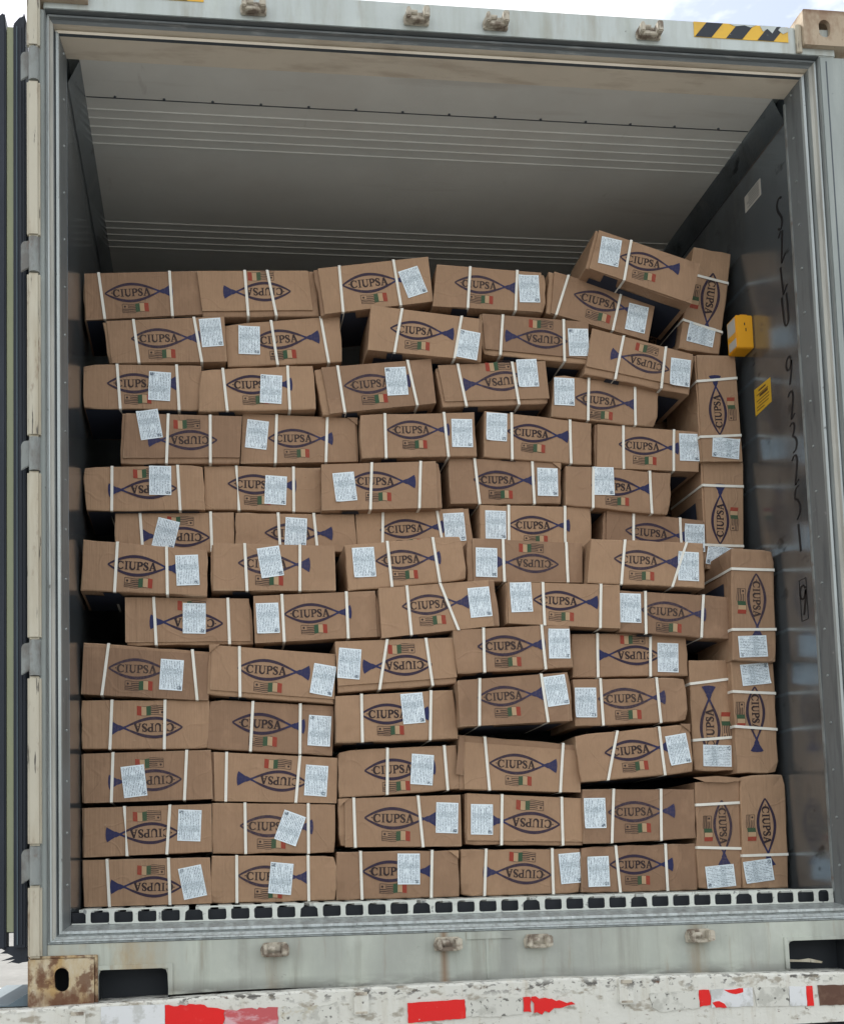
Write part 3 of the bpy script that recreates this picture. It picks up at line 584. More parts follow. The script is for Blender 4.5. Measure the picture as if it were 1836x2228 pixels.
# ------------------------------------------------------------------ cartons
CARTONS = [
    (1, 0.38, [0.004, 2.0875, 0.3856, 2.1111, 0.3974, 1.9596, 0.0083, 1.9286], [0.0757, 2.0206], [0.3001, 2.0391], [[0.1352, 0.1722], [0.7432, 0.7389]], None, 0, (0.015, 0, 0, 0), 'upright carton, no label, first from left in top row'),
    (2, 0.37, [0.3788, 2.1055, 0.7714, 2.1213, 0.7856, 1.9652, 0.3966, 1.9492], [0.6892, 2.0453], [0.4618, 2.0349], [[0.4029, 0.3841], [0.5937, 0.625]], None, 0, (0, 0, 0.055, 0.12), 'upside-down carton, no label, second from left in top row'),
    (3, 0.35, [0.7681, 2.1163, 1.1601, 2.1749, 1.17, 2.0159, 0.7902, 1.9576], [0.8632, 2.0618], [1.0951, 2.0936], [[0.2173, 0.1905], [0.689, 0.7083]], [1.1029, 2.0822, 20.1585], 0, (0.03, 0, 0, 0), 'upright carton, crooked label at right, third from left in top row'),
    (4, 0.34, [1.1853, 2.1428, 1.564, 2.1261, 1.5609, 1.9867, 1.1682, 1.9955], [1.2458, 2.0813], [1.4621, 2.068], [[0.3041, 0.3029], [0.736, 0.724]], [1.5034, 2.0672, 1.0434], 0, (0, 0, 0.04, 0), 'upright carton, straight label at right, fourth from left in top row'),
    (5, 0.36, [1.585, 2.1488, 1.9612, 2.0486, 1.9277, 1.9064, 1.5683, 1.9971], [1.6688, 2.0646], [1.8923, 2.0079], [[0.1756, 0.0909], [0.6737, 0.6429]], [1.8887, 1.9849, -12.3986], 0, (0.045, 0, 0, 0), 'upright carton, crooked label at right, fifth from left in top row'),
    (6, 0.28, [1.729, 2.2563, 2.092, 2.1456, 2.0539, 2.0024, 1.6879, 2.1192], [1.8084, 2.1615], [2.0142, 2.1246], [[0.3316, 0.3547]], [1.7728, 2.1766, -11.0554], 0, (0.03, 0, 0, 0), 'tilted carton perched on the heap above the top row near the right wall'),
    (7, 0.38, [2.1195, 2.2665, 2.258, 2.2466, 2.1923, 1.8751, 2.0455, 1.8924], [2.186, 2.1705], [2.145, 1.9411], [[0.2699, 0.3026], [0.7262, 0.7895]], [2.1281, 1.943, -103.0213], 1, None, 'leaning sideways-printed carton standing beside the tilted top carton, against the right wall'),
    (8, 0.36, [0.0708, 1.9164, 0.4647, 1.9451, 0.4718, 1.7905, 0.0868, 1.7743], [0.1617, 1.8592], [0.3895, 1.8698], [[0.2489, 0.2573], [0.75, 0.7875]], [0.4224, 1.8881, 5.9486], 0, (0.03, 0, 0, 0), 'upright carton, straight label at right, first from left in second row down'),
    (9, 0.38, [0.4655, 1.9275, 0.854, 1.9702, 0.8625, 1.8091, 0.4749, 1.7814], [0.5587, 1.873], [0.7871, 1.8948], [[0.4037, 0.4296], [0.8337, 0.8729]], [0.5482, 1.875, -0.3456], 0, None, 'upright carton, straight label at left, second from left in second row down'),
    (10, 0.33, [0.9549, 1.9852, 1.3345, 1.9492, 1.3278, 1.8028, 0.9394, 1.8308], [1.0185, 1.908], [1.2368, 1.8927], [[0.2755, 0.2315], [0.81, 0.7546]], [1.2819, 1.857, 170.3973], 0, (0, 0, 0.035, 0), 'upright carton, crooked label at right, third from left in second row down'),
    (11, 0.35, [1.3307, 1.9794, 1.7126, 1.9613, 1.7068, 1.8125, 1.338, 1.8395], [1.633, 1.8894], [1.413, 1.9034], [[0.209, 0.1579], [0.7655, 0.7644]], [1.6727, 1.8868, -179.2815], 0, (0.02, 0, 0, 0.11), 'upside-down carton, straight label at right, fourth from left in second row down'),
    (12, 0.34, [1.7193, 1.9344, 2.0845, 1.8497, 2.0568, 1.7089, 1.6877, 1.7746], [1.9876, 1.7935], [1.7846, 1.8454], [[0.3026, 0.2848], [0.7115, 0.7241]], [2.0266, 1.7851, -6.4794], 0, (0, 0, 0.02, 0.16), 'upside-down carton, crooked label at right, fifth from left in second row down'),
    (14, 0.36, [2.0939, 1.8595, 2.2389, 1.8599, 2.2448, 1.4818, 2.096, 1.4792], [2.1675, 1.5748], [2.1604, 1.7907], [[0.2528, 0.2138], [0.7758, 0.7585]], [2.1859, 1.527, -95.2976], 1, (0.03, 0, 0, 0), 'carton standing on end just below the yellow wall box'),
    (13, 0.36, [0.0048, 1.7682, 0.3887, 1.7744, 0.3908, 1.6211, 0.004, 1.6212], [0.0829, 1.7057], [0.3104, 1.7115], [[0.2865, 0.3109], [0.7882, 0.8015]], [0.2514, 1.6997, 177.2582], 0, None, 'upright carton, straight label mid-face, first from left in third row down'),
    (15, 0.35, [0.3852, 1.7562, 0.7571, 1.78, 0.7625, 1.63, 0.3767, 1.6145], [0.4693, 1.7057], [0.6895, 1.7136], [[0.1953, 0.2441], [0.7706, 0.7774]], [0.6159, 1.6945, 177.2865], 0, None, 'upright carton, straight label mid-face, second from left in third row down'),
    (16, 0.35, [0.76, 1.771, 1.1566, 1.8142, 1.1696, 1.66, 0.7863, 1.6124], [0.8596, 1.712], [1.0863, 1.7361], [[0.1993, 0.1906], [0.7961, 0.8304]], [1.0367, 1.7325, -175.4629], 0, (0.06, 0, 0, 0), 'upright carton, straight label mid-face, third from left in third row down'),
    (17, 0.35, [1.168, 1.7915, 1.554, 1.8176, 1.563, 1.6685, 1.1913, 1.6483], [1.4902, 1.7528], [1.2621, 1.726], [[0.205, 0.2185], [0.6937, 0.7074]], [1.4887, 1.7728, 3.5437], 0, (0.03, 0, 0, 0.12), 'upside-down carton, straight label at right, fourth from left in third row down'),
    (18, 0.37, [1.5879, 1.7831, 1.9614, 1.7408, 1.9447, 1.6009, 1.5721, 1.6304], [1.6606, 1.7004], [1.8774, 1.6796], [[0.327, 0.3459], [0.7648, 0.7962]], [1.6217, 1.7196, -1.5977], 0, None, 'upright carton, straight label at left, fifth from left in third row down'),
    (19, 0.36, [0.1288, 1.6064, 0.5178, 1.6039, 0.5085, 1.4466, 0.1189, 1.4377], [0.4354, 1.5213], [0.2088, 1.5169], [[0.3845, 0.3901], [0.7348, 0.7549]], [0.217, 1.5691, 9.5274], 0, (0.03, 0, 0, 0.11), 'upside-down carton, crooked label at left, first from left in fourth row down'),
    (20, 0.38, [0.523, 1.6212, 0.9054, 1.6137, 0.9045, 1.4652, 0.5134, 1.4516], [0.6056, 1.5391], [0.824, 1.542], [[0.2917, 0.2901], [0.7338, 0.7212]], [0.5677, 1.5505, -6.1009], 0, (0, 0, 0.02, 0), 'upright carton, crooked label at left, second from left in fourth row down'),
    (21, 0.35, [0.9082, 1.6151, 1.2989, 1.6317, 1.3025, 1.4793, 0.913, 1.4655], [1.0004, 1.5639], [1.2118, 1.5691], [[0.2191, 0.2076], [0.7324, 0.7497]], [1.2545, 1.5576, 0.1537], 0, None, 'upright carton, straight label at right, third from left in fourth row down'),
    (22, 0.36, [1.3391, 1.6442, 1.7101, 1.6068, 1.7025, 1.46, 1.3271, 1.4798], [1.4144, 1.5727], [1.6276, 1.5562], [[0.2447, 0.2647], [0.7925, 0.8088]], [1.3768, 1.5858, -2.8413], 0, None, 'upright carton, straight label at left, fourth from left in fourth row down'),
    (23, 0.38, [1.729, 1.6114, 2.1014, 1.5908, 2.0922, 1.4479, 1.7219, 1.4568], [1.8106, 1.5416], [2.0286, 1.5302], [[0.2675, 0.2724], [0.7541, 0.7545]], [2.0629, 1.5347, -0.8976], 0, (0.02, 0, 0, 0), 'upright carton, straight label at right, fifth from left in fourth row down'),
    (24, 0.38, [2.1052, 1.4844, 2.2556, 1.4841, 2.2348, 1.1054, 2.0995, 1.1046], [2.156, 1.1934], [2.1683, 1.4094], [[0.2219, 0.2286], [0.7781, 0.7888]], [2.1535, 1.1491, -101.3508], 1, (0.04, 0, 0, 0), 'carton standing on end, partly hidden behind the one below it, right wall column'),
    (25, 0.36, [0.004, 1.4231, 0.3906, 1.4362, 0.3935, 1.2854, 0.0107, 1.2785], [0.3016, 1.3572], [0.0803, 1.3474], [[0.2385, 0.2179], [0.7824, 0.7898]], [0.2499, 1.3821, -0.1635], 0, None, 'upside-down carton, straight label mid-face, first from left in fifth row down'),
    (26, 0.38, [0.3917, 1.4414, 0.7785, 1.4411, 0.7762, 1.2898, 0.3913, 1.2941], [0.4696, 1.3822], [0.6976, 1.3788], [[0.2738, 0.2933], [0.7624, 0.7622]], [0.6262, 1.362, -3.2959], 0, None, 'upright carton, straight label mid-face, second from left in fifth row down'),
    (27, 0.34, [0.7768, 1.4378, 1.1744, 1.4559, 1.1767, 1.2975, 0.773, 1.2813], [0.8676, 1.3832], [1.0915, 1.3843], [[0.419, 0.4002], [0.8324, 0.8059]], [0.8517, 1.3627, 5.9121], 0, (0, 0, 0.04, 0), 'upright carton, straight label at left, third from left in fifth row down'),
    (28, 0.37, [1.2102, 1.4806, 1.5977, 1.4689, 1.5929, 1.3255, 1.2115, 1.3206], [1.2939, 1.4054], [1.5085, 1.405], [[0.2272, 0.2605], [0.7432, 0.7563]], [1.5494, 1.4001, -1.1328], 0, None, 'upright carton, straight label at right, fourth from left in fifth row down'),
    (29, 0.36, [1.6125, 1.4553, 1.9842, 1.4354, 1.9731, 1.2867, 1.6065, 1.3178], [1.6992, 1.3882], [1.9066, 1.3782], [[0.2579, 0.2576], [0.7925, 0.8211]], [1.7437, 1.4028, -0.1208], 0, None, 'upright carton, straight label mid-face, fifth from left in fifth row down'),
    (30, 0.38, [0.1013, 1.2795, 0.4881, 1.2864, 0.4885, 1.152, 0.1002, 1.152], [0.4063, 1.1997], [0.1833, 1.2034], [[0.2104, 0.233], [0.8007, 0.8077]], [0.2651, 1.2107, -13.9809], 0, None, 'upside-down carton, crooked label mid-face, first from left in sixth row down, half hidden'),
    (31, 0.37, [0.492, 1.281, 0.8841, 1.2811, 0.8913, 1.152, 0.4895, 1.152], [0.5874, 1.2144], [0.8139, 1.2144], [[0.356, 0.3659], [0.6562, 0.6721]], [0.689, 1.2172, -3.5284], 0, None, 'upright carton, straight label mid-face, second from left in sixth row down, half hidden'),
    (32, 0.38, [0.89, 1.2866, 1.2751, 1.3095, 1.2922, 1.1524, 0.8928, 1.152], [0.9716, 1.2302], [1.1912, 1.2447], [[0.2398, 0.2101], [0.7135, 0.736]], [1.2242, 1.2428, 3.5984], 0, (0, 0, 0.05, 0), 'upright carton, straight label at right, third from left in sixth row down, half hidden'),
    (33, 0.37, [1.3112, 1.3173, 1.6978, 1.3153, 1.6935, 1.176, 1.3082, 1.176], [1.409, 1.2499], [1.6174, 1.2498], [[0.256, 0.2536], [0.7619, 0.7595]], [1.3633, 1.2495, -1.3959], 0, None, 'upright carton, straight label at left, fourth from left in sixth row down, half hidden'),
    (34, 0.38, [1.7464, 1.3097, 2.0994, 1.2747, 2.0998, 1.176, 1.7363, 1.176], [1.8194, 1.2382], [2.0429, 1.2181], [[0.2947, 0.2968], [0.7613, 0.7677]], [2.065, 1.2136, -1.4324], 0, (0.03, 0, 0, 0), 'upright carton, straight label at right, fifth from left in sixth row down, half hidden'),
    (35, 0.24, [0.0155, 1.1491, 0.3979, 1.1164, 0.3958, 0.9702, 0.0074, 0.9877], [0.0906, 1.0706], [0.3167, 1.0564], [[0.2743, 0.2649], [0.6692, 0.6827]], [0.3352, 1.0523, 2.3908], 0, None, 'upright carton, straight label at right, first from left in seventh row up'),
    (36, 0.25, [0.4086, 1.1428, 0.8012, 1.1376, 0.8039, 0.9911, 0.4079, 0.9896], [0.4949, 1.0794], [0.7254, 1.0745], [[0.273, 0.2847], [0.7195, 0.7069]], [0.5962, 1.0831, 8.5181], 0, (0.02, 0, 0, 0), 'upright carton, crooked label mid-face, second from left in seventh row up'),
    (37, 0.25, [0.8341, 1.14, 1.2144, 1.1753, 1.2346, 1.0297, 0.843, 0.9912], [0.9345, 1.0888], [1.1421, 1.1011], [[0.3645, 0.3598], [0.7551, 0.7594]], [0.8958, 1.0842, 3.4098], 0, None, 'upright carton, straight label at left, third from left in seventh row up'),
    (38, 0.27, [1.2367, 1.1728, 1.6251, 1.1585, 1.6223, 1.0272, 1.2395, 1.0298], [1.5424, 1.0867], [1.3366, 1.0942], [[0.315, 0.3109], [0.8625, 0.8677]], [1.3012, 1.0917, -1.619], 0, (0.05, 0, 0, 0), 'upside-down carton, straight label at left, fourth from left in seventh row up'),
    (39, 0.23, [1.6433, 1.1622, 2.0257, 1.1505, 2.0233, 0.9989, 1.6278, 1.0167], [1.7186, 1.0969], [1.9392, 1.0852], [[0.2987, 0.2784], [0.8501, 0.7159]], [1.9703, 1.072, -2.5825], 0, None, 'upright carton, straight label at right, fifth from left in seventh row up'),
    (40, 0.215, [2.1152, 1.129, 2.2598, 1.1234, 2.2496, 0.748, 2.0981, 0.7552], [2.196, 1.0448], [2.1878, 0.8231], [[0.1834, 0.1775], [0.7278, 0.7077]], [2.17, 0.8011, -88.2177], 1, None, 'carton standing on end and jutting forward, beside the marker number on the right wall'),
    (41, 0.27, [0.1403, 0.9725, 0.5334, 0.9694, 0.5391, 0.8246, 0.141, 0.8211], [0.4431, 0.8892], [0.2124, 0.8946], [[0.2242, 0.2363], [0.8137, 0.8104]], [0.3542, 0.9053, -0.9788], 0, (0, 0, 0.02, 0.06), 'upside-down carton, straight label mid-face, first from left in sixth row up'),
    (42, 0.25, [0.541, 0.9731, 0.9403, 0.9916, 0.9425, 0.8433, 0.544, 0.8226], [0.6368, 0.9146], [0.8539, 0.9226], [[0.2235, 0.2275], [0.7383, 0.7386]], [0.5843, 0.9018, 2.0798], 0, (0, 0, 0.03, 0), 'upright carton, straight label at left, second from left in sixth row up'),
    (43, 0.23, [0.9366, 0.9943, 1.3156, 1.0249, 1.3295, 0.8745, 0.9435, 0.8348], [1.0116, 0.9353], [1.2325, 0.9522], [[0.2417, 0.2458], [0.5268, 0.6425]], [1.2645, 0.9501, 5.1065], 0, (0, 0, 0.05, 0), 'upright carton, straight label at right, third from left in sixth row up'),
    (44, 0.23, [1.3542, 1.0178, 1.7322, 1.0085, 1.7275, 0.8637, 1.351, 0.8811], [1.4417, 0.9594], [1.6602, 0.9499], [[0.3181, 0.3298], [0.8327, 0.8211]], [1.4012, 0.9666, 2.1537], 0, (0.015, 0, 0, 0), 'upright carton, straight label at left, fourth from left in sixth row up'),
    (45, 0.24, [1.7375, 0.9937, 2.1111, 0.9728, 2.1052, 0.8306, 1.7286, 0.8552], [1.8063, 0.9291], [2.0298, 0.9126], [[0.2267, 0.2359], [0.7576, 0.7365]], [1.7692, 0.9343, -1.8553], 0, None, 'upright carton, straight label at left, fifth from left in sixth row up'),
    (46, 0.26, [0.0129, 0.8282, 0.4038, 0.798, 0.3953, 0.6429, 0.004, 0.6665], [0.0885, 0.7468], [0.3101, 0.7375], [[0.1958, 0.1627], [0.8542, 0.9088]], [0.2813, 0.7238, -4.3801], 0, (0, 0.07, 0, 0), 'upright carton, straight label at right, first from left in fifth row up'),
    (47, 0.25, [0.399, 0.8172, 0.7952, 0.7863, 0.7879, 0.6275, 0.3901, 0.6619], [0.4873, 0.7434], [0.7168, 0.7251], [[0.2384, 0.2583]], [0.7549, 0.7038, -10.4136], 0, (0.02, 0, 0, 0.09), 'upright carton, crooked label at right, second from left in fifth row up'),
    (48, 0.24, [0.7938, 0.8246, 1.176, 0.8369, 1.1859, 0.6889, 0.8023, 0.6617], [1.1033, 0.75], [0.8782, 0.7437], [[0.4391, 0.3389], [0.7654, 0.7856]], [0.8384, 0.7536, -5.2565], 0, (0, 0, 0, 0.13), 'upside-down carton, straight label at left, third from left in fifth row up'),
    (49, 0.23, [1.1725, 0.8601, 1.5572, 0.8795, 1.5663, 0.7364, 1.1849, 0.7188], [1.2526, 0.8055], [1.4786, 0.8123], [[0.2614, 0.2263], [0.7591, 0.7543]], [1.5213, 0.8144, -0.1037], 0, None, 'upright carton, straight label at right, fourth from left in fifth row up'),
    (50, 0.27, [1.5779, 0.8554, 1.969, 0.8569, 1.9682, 0.715, 1.576, 0.7109], [1.8761, 0.7821], [1.6552, 0.785], [[0.2197, 0.2126], [0.6821, 0.6667]], [1.9008, 0.775, -2.1352], 0, None, 'upside-down carton, straight label at right, fifth from left in fifth row up'),
    (51, 0.27, [1.9733, 0.766, 2.118, 0.7678, 2.1213, 0.397, 1.9725, 0.3992], [2.0324, 0.4477], [2.0362, 0.6861], [[0.2156, 0.1726], [0.7269, 0.6988]], [2.0529, 0.4474, 87.8054], 1, None, 'carton standing on end in the inner right column, label near its foot, upper one'),
    (52, 0.24, [2.1032, 0.7577, 2.252, 0.7505, 2.2469, 0.3836, 2.1077, 0.3879], [2.1806, 0.6713], [2.1766, 0.4522], [[0.2757, 0.2778], [0.5882, 0.6048]], [2.1853, 0.7132, 94.9272], 1, None, 'carton standing on end by right wall with a crooked torn-corner label at its top'),
    (53, 0.27, [0.004, 0.6474, 0.3972, 0.6444, 0.3962, 0.4921, 0.004, 0.495], [0.3125, 0.5604], [0.0863, 0.5598], [[0.2378, 0.219], [0.6515, 0.6426]], None, 0, None, 'upside-down carton, no label, first from left in fourth row up'),
    (54, 0.27, [0.3952, 0.6467, 0.79, 0.6242, 0.7827, 0.4659, 0.3875, 0.4919], [0.4683, 0.5748], [0.6991, 0.5582], [[0.3506, 0.3424], [0.7286, 0.7353]], [0.7417, 0.5443, 175.3678], 0, None, 'upright carton, straight label at right, second from left in fourth row up'),
    (55, 0.24, [0.7916, 0.6512, 1.1701, 0.6677, 1.181, 0.5103, 0.79, 0.5023], [0.8699, 0.5916], [1.0926, 0.5926], [[0.2191, 0.2134], [0.809, 0.7671]], [1.0377, 0.6092, 4.4808], 0, None, 'upright carton, straight label mid-face, third from left in fourth row up'),
    (56, 0.2, [1.1773, 0.6911, 1.5448, 0.716, 1.5466, 0.5602, 1.1786, 0.5449], [1.2385, 0.6349], [1.4571, 0.6482], [[0.1906, 0.1696], [0.7353, 0.7754]], [1.4952, 0.6564, 7.4361], 0, (0, 0, 0.03, 0), 'upright carton, crooked label at right, fourth from left in fourth row up'),
    (57, 0.24, [1.5657, 0.6992, 1.9456, 0.7033, 1.9468, 0.5592, 1.5655, 0.5461], [1.6468, 0.6346], [1.8768, 0.6386], [[0.2376, 0.2456], [0.7353, 0.7544]], [1.6043, 0.6233, -0.451], 0, None, 'upright carton, straight label at left, fifth from left in fourth row up'),
    (58, 0.26, [0.004, 0.4795, 0.3988, 0.4868, 0.4039, 0.3339, 0.0052, 0.3287], [0.3077, 0.3971], [0.0819, 0.3904], [[0.2436, 0.2222], [0.8137, 0.7798]], [0.1629, 0.3924, 6.2184], 0, (0.015, 0, 0, 0), 'upside-down carton, crooked label mid-face, first from left in third row up'),
    (59, 0.27, [0.4009, 0.4817, 0.7951, 0.4573, 0.7915, 0.3148, 0.4006, 0.3285], [0.698, 0.3803], [0.4764, 0.3976], [[0.1212, 0.1091], [0.7028, 0.6674]], [0.7274, 0.3861, -4.9071], 0, (0.02, 0, 0, 0), 'upside-down carton, straight label at right, second from left in third row up'),
    (60, 0.26, [0.7958, 0.4793, 1.177, 0.4915, 1.1893, 0.3513, 0.7983, 0.3307], [0.8812, 0.4143], [1.1115, 0.4223], [[0.419, 0.3891], [0.8994, 0.888]], [1.0651, 0.4154, -4.8058], 0, None, 'upright carton, straight label at right, third from left in third row up'),
    (61, 0.25, [1.1824, 0.5237, 1.5772, 0.4871, 1.5769, 0.3329, 1.185, 0.3501], [1.2826, 0.4324], [1.5061, 0.4194], [[0.2198, 0.2376], [0.8703, 0.8287]], None, 0, (0.035, 0.12, 0, 0), 'upright carton, no label, fourth from left in third row up'),
    (62, 0.23, [1.5565, 0.5149, 1.946, 0.5483, 1.9545, 0.3917, 1.5761, 0.3646], [1.6572, 0.4581], [1.8821, 0.4767], [[0.3719, 0.2289], [0.7323, 0.7336]], [1.903, 0.4661, 8.8673], 0, None, 'upright carton, crooked label at right, fifth from left in third row up'),
    (63, 0.27, [0.004, 0.3124, 0.3988, 0.3189, 0.399, 0.1695, 0.0056, 0.1616], [0.2969, 0.2331], [0.0723, 0.2291], [[0.3252, 0.3399], [0.6773, 0.6466]], [0.3303, 0.2531, 176.8169], 0, (0.015, 0, 0, 0), 'upside-down carton, straight label at right, first from left in second row up'),
    (64, 0.27, [0.4009, 0.3223, 0.7869, 0.3103, 0.7821, 0.1572, 0.4009, 0.1645], [0.4868, 0.2489], [0.7175, 0.2407], [[0.2638, 0.2662], [0.7761, 0.7792]], [0.6421, 0.2388, 158.844], 0, None, 'upright carton, crooked label mid-face, second from left in second row up'),
    (65, 0.26, [0.7953, 0.327, 1.1873, 0.3328, 1.1857, 0.1687, 0.794, 0.175], [0.8768, 0.2655], [1.1154, 0.2568], [[0.1234, 0.1294], [0.6468, 0.6792]], [1.1401, 0.2603, -3.0901], 0, (0.05, 0, 0, 0), 'upright carton, straight label at right, third from left in second row up'),
    (66, 0.26, [1.203, 0.3376, 1.5874, 0.3141, 1.5817, 0.1639, 1.1972, 0.1745], [1.5069, 0.2317], [1.2644, 0.2503], [[0.3076, 0.3014], [0.8157, 0.8243]], [1.2526, 0.2531, -2.1115], 0, (0.01, 0, 0, 0.08), 'upside-down carton, straight label at left, fourth from left in second row up'),
    (67, 0.25, [1.5844, 0.3431, 1.9602, 0.3358, 1.9569, 0.1768, 1.5791, 0.1672], [1.6665, 0.2674], [1.8936, 0.2682], [[0.2738, 0.2493], [0.695, 0.6873]], [1.622, 0.2657, -0.1264], 0, None, 'upright carton, straight label at left, fifth from left in second row up'),
    (68, 0.25, [1.9642, 0.3601, 2.1153, 0.3629, 2.104, 0.0115, 1.9571, 0.0129], [2.0502, 0.299], [2.0488, 0.0848], [[0.2148, 0.2059], [0.6119, 0.6324]], [2.0324, 0.0528, -85.8765], 1, None, 'bottom carton standing on end in the inner right column, two straps across'),
    (69, 0.24, [2.1134, 0.3751, 2.2671, 0.3832, 2.258, 0.011, 2.1046, 0.0116], [2.1936, 0.302], [2.1953, 0.0795], [[0.7092, 0.7111]], [2.1582, 0.0666, 96.0872], 1, None, 'bottom carton standing on end against the right wall, with only one strap'),
    (70, 0.26, [0.004, 0.1529, 0.3911, 0.1525, 0.3961, 0.011, 0.008, 0.011], [0.3023, 0.0643], [0.0854, 0.0701], [[0.195, 0.2], [0.6745, 0.6704]], [0.3373, 0.078, -169.4161], 0, (0.01, 0, 0, 0), 'upside-down carton, crooked label at right, first from left in bottom row'),
    (71, 0.26, [0.3959, 0.1571, 0.7818, 0.148, 0.7798, 0.011, 0.3912, 0.011], [0.4779, 0.0939], [0.7005, 0.0833], [[0.202, 0.2089], [0.7762, 0.781]], [0.6094, 0.0822, 173.555], 0, None, 'upright carton, crooked label mid-face, second from left in bottom row'),
    (72, 0.26, [0.7851, 0.1604, 1.1735, 0.1564, 1.1708, 0.011, 0.7823, 0.011], [0.8661, 0.0974], [1.0921, 0.0933], [[0.1943, 0.2039], [0.781, 0.7688]], [1.0121, 0.1017, -1.416], 0, None, 'upright carton, straight label mid-face, third from left in bottom row'),
    (73, 0.27, [1.1809, 0.159, 1.5745, 0.1526, 1.5701, 0.011, 1.1772, 0.011], [1.4748, 0.0711], [1.2504, 0.0869], [[0.2143, 0.1968], [0.7632, 0.7688]], [1.5397, 0.0913, 3.4177], 0, None, 'upside-down carton, straight label at right, fourth from left in bottom row'),
    (74, 0.26, [1.5751, 0.1574, 1.9621, 0.1616, 1.9574, 0.011, 1.5685, 0.011], [1.6674, 0.0993], [1.8806, 0.0951], [[0.2934, 0.3315], [0.7245, 0.7381]], [1.6284, 0.0784, 0.4966], 0, None, 'upright carton, straight label at left, fifth from left in bottom row')
]

CD = .27
def serif_letters():
    """serif capitals from overlapping flat pieces; each piece sits a hair nearer the reader"""
    m = MB(); lv = [0]
    def lay(): lv[0] += 1; return -.0004 * (lv[0] % 7) / 7
    def rect(x0, x1, z0, z1, ox):
        x0, x1, z0, z1 = x0 - .014, x1 + .014, z0 - .008, z1 + .008; y = lay(); m.quad((ox + x0, y, z0), (ox + x1, y, z0), (ox + x1, y, z1), (ox + x0, y, z1))
    def rib(pts, ws, ox):
        y = lay(); P = [Vector((p[0], p[1])) for p in pts]; Ls = []
        for i, p in enumerate(P):
            d = (P[min(i + 1, len(P) - 1)] - P[max(i - 1, 0)]).normalized(); n = Vector((-d.y, d.x)) * (ws[i] * 1.3 + .06) / 2
            Ls.append((p + n, p - n))
        for (a, b), (c, d) in zip(Ls, Ls[1:]): m.quad((ox + b.x, y, b.y), (ox + d.x, y, d.y), (ox + c.x, y, c.y), (ox + a.x, y, a.y))
    x = 0
    # C
    pts, ws = [], []
    for i in range(15):
        a = math.radians(42 + 276 * i / 14); pts.append((.42 + .36 * math.cos(a), .5 + .455 * math.sin(a))); ws.append(.05 + .12 * max(0, -math.cos(a)))
    rib(pts, ws, x); rect(.70, .755, .64, .97, x); rect(.71, .755, .08, .30, x); x += .90
    # I
    rect(.13, .29, .0, 1.0, x); rect(.02, .40, .0, .06, x); rect(.02, .40, .94, 1.0, x); x += .47
    # U
    rect(.11, .27, .34, 1.0, x); rect(.0, .38, .94, 1.0, x); rect(.69, .75, .34, 1.0, x); rect(.58, .88, .94, 1.0, x)
    pts, ws = [], []
    for i in range(9):
        a = math.radians(180 + 180 * i / 8); pts.append((.455 + .265 * math.cos(a), .34 + .30 * math.sin(a))); ws.append(.16 - .10 * i / 8)
    rib(pts, ws, x); x += .93
    # P
    rect(.10, .26, .0, 1.0, x); rect(.0, .38, .0, .06, x); rect(.0, .26, .94, 1.0, x)
    pts = [(.24, .97), (.44, .965), (.58, .90), (.63, .74), (.58, .58), (.44, .50), (.24, .49)]; rib(pts, [.06, .07, .13, .16, .13, .07, .06], x); x += .76
    # S
    pts = [(.52, .78), (.44, .92), (.29, .965), (.14, .90), (.10, .76), (.20, .62), (.40, .46), (.53, .32), (.50, .13), (.34, .035), (.18, .06), (.06, .24)]
    rib(pts, [.05, .05, .07, .10, .12, .16, .17, .14, .10, .07, .05, .05], x); rect(.50, .55, .66, .98, x); rect(.04, .09, .02, .32, x); x += .68
    # A
    rib([(.14, .04), (.42, 1.0)], [.06, .06], x); rib([(.74, .02), (.43, 1.0)], [.16, .13], x); rect(.22, .62, .30, .36, x); rect(.0, .30, .0, .055, x); rect(.54, .92, .0, .055, x); x += .92
    return m, x
def logo_mesh():
    """unit-long fish mark, tip at the origin, tail end at x=1; three inks"""
    m = MB()
    for s in (1, -1):
        P = []
        for i in range(25):
            t = i / 24; x = .86 * t; P.append((x, s * .130 * math.sin(math.pi * min(1.12, (x / .80)) ** .92)))
        n = len(m.v)
        for i, (x, z) in enumerate(P):
            w = .022 + .021 * math.sin(math.pi * min(1, i / 22)) if i < 22 else .03
            d = Vector((P[min(i + 1, 24)][0] - P[max(i - 1, 0)][0], P[min(i + 1, 24)][1] - P[max(i - 1, 0)][1])).normalized()
            m.v += [(x - d.y * w / 2, -.0002 if s > 0 else -.0004, z + d.x * w / 2), (x + d.y * w / 2, -.0002 if s > 0 else -.0004, z - d.x * w / 2)]
        for i in range(24):
            m.f.append((n + 2 * i + 1, n + 2 * i + 3, n + 2 * i + 2, n + 2 * i)); m.m.append(0 if i < 20 else 1)
    top = [(.79, .006), (.84, .028), (.885, .050), (.93, .078), (.972, .104), (.985, .06), (.990, 0)]
    pts = top + [(x, -z) for x, z in reversed(top[:-1])]
    m.poly([(x, -.0006, z) for x, z in reversed(pts)], 1)
    m.poly([(.098 + .0095 * math.cos(a), -.0003, .004 + .0095 * math.sin(a)) for a in [2 * math.pi * i / 10 for i in range(10)]], 2)
    lm, w = serif_letters(); k = .545 / w; n = len(m.v)
    for v in lm.v: m.v.append((.120 + v[0] * k, -.0002 + v[1] * .5, -.057 + v[2] * .114))
    for f in lm.f: m.f.append(tuple(n + i for i in f)); m.m.append(2)
    me = m.mesh('fish_logo', [M['outline'], M['navy'], M['text']], recalc=False)
    return me
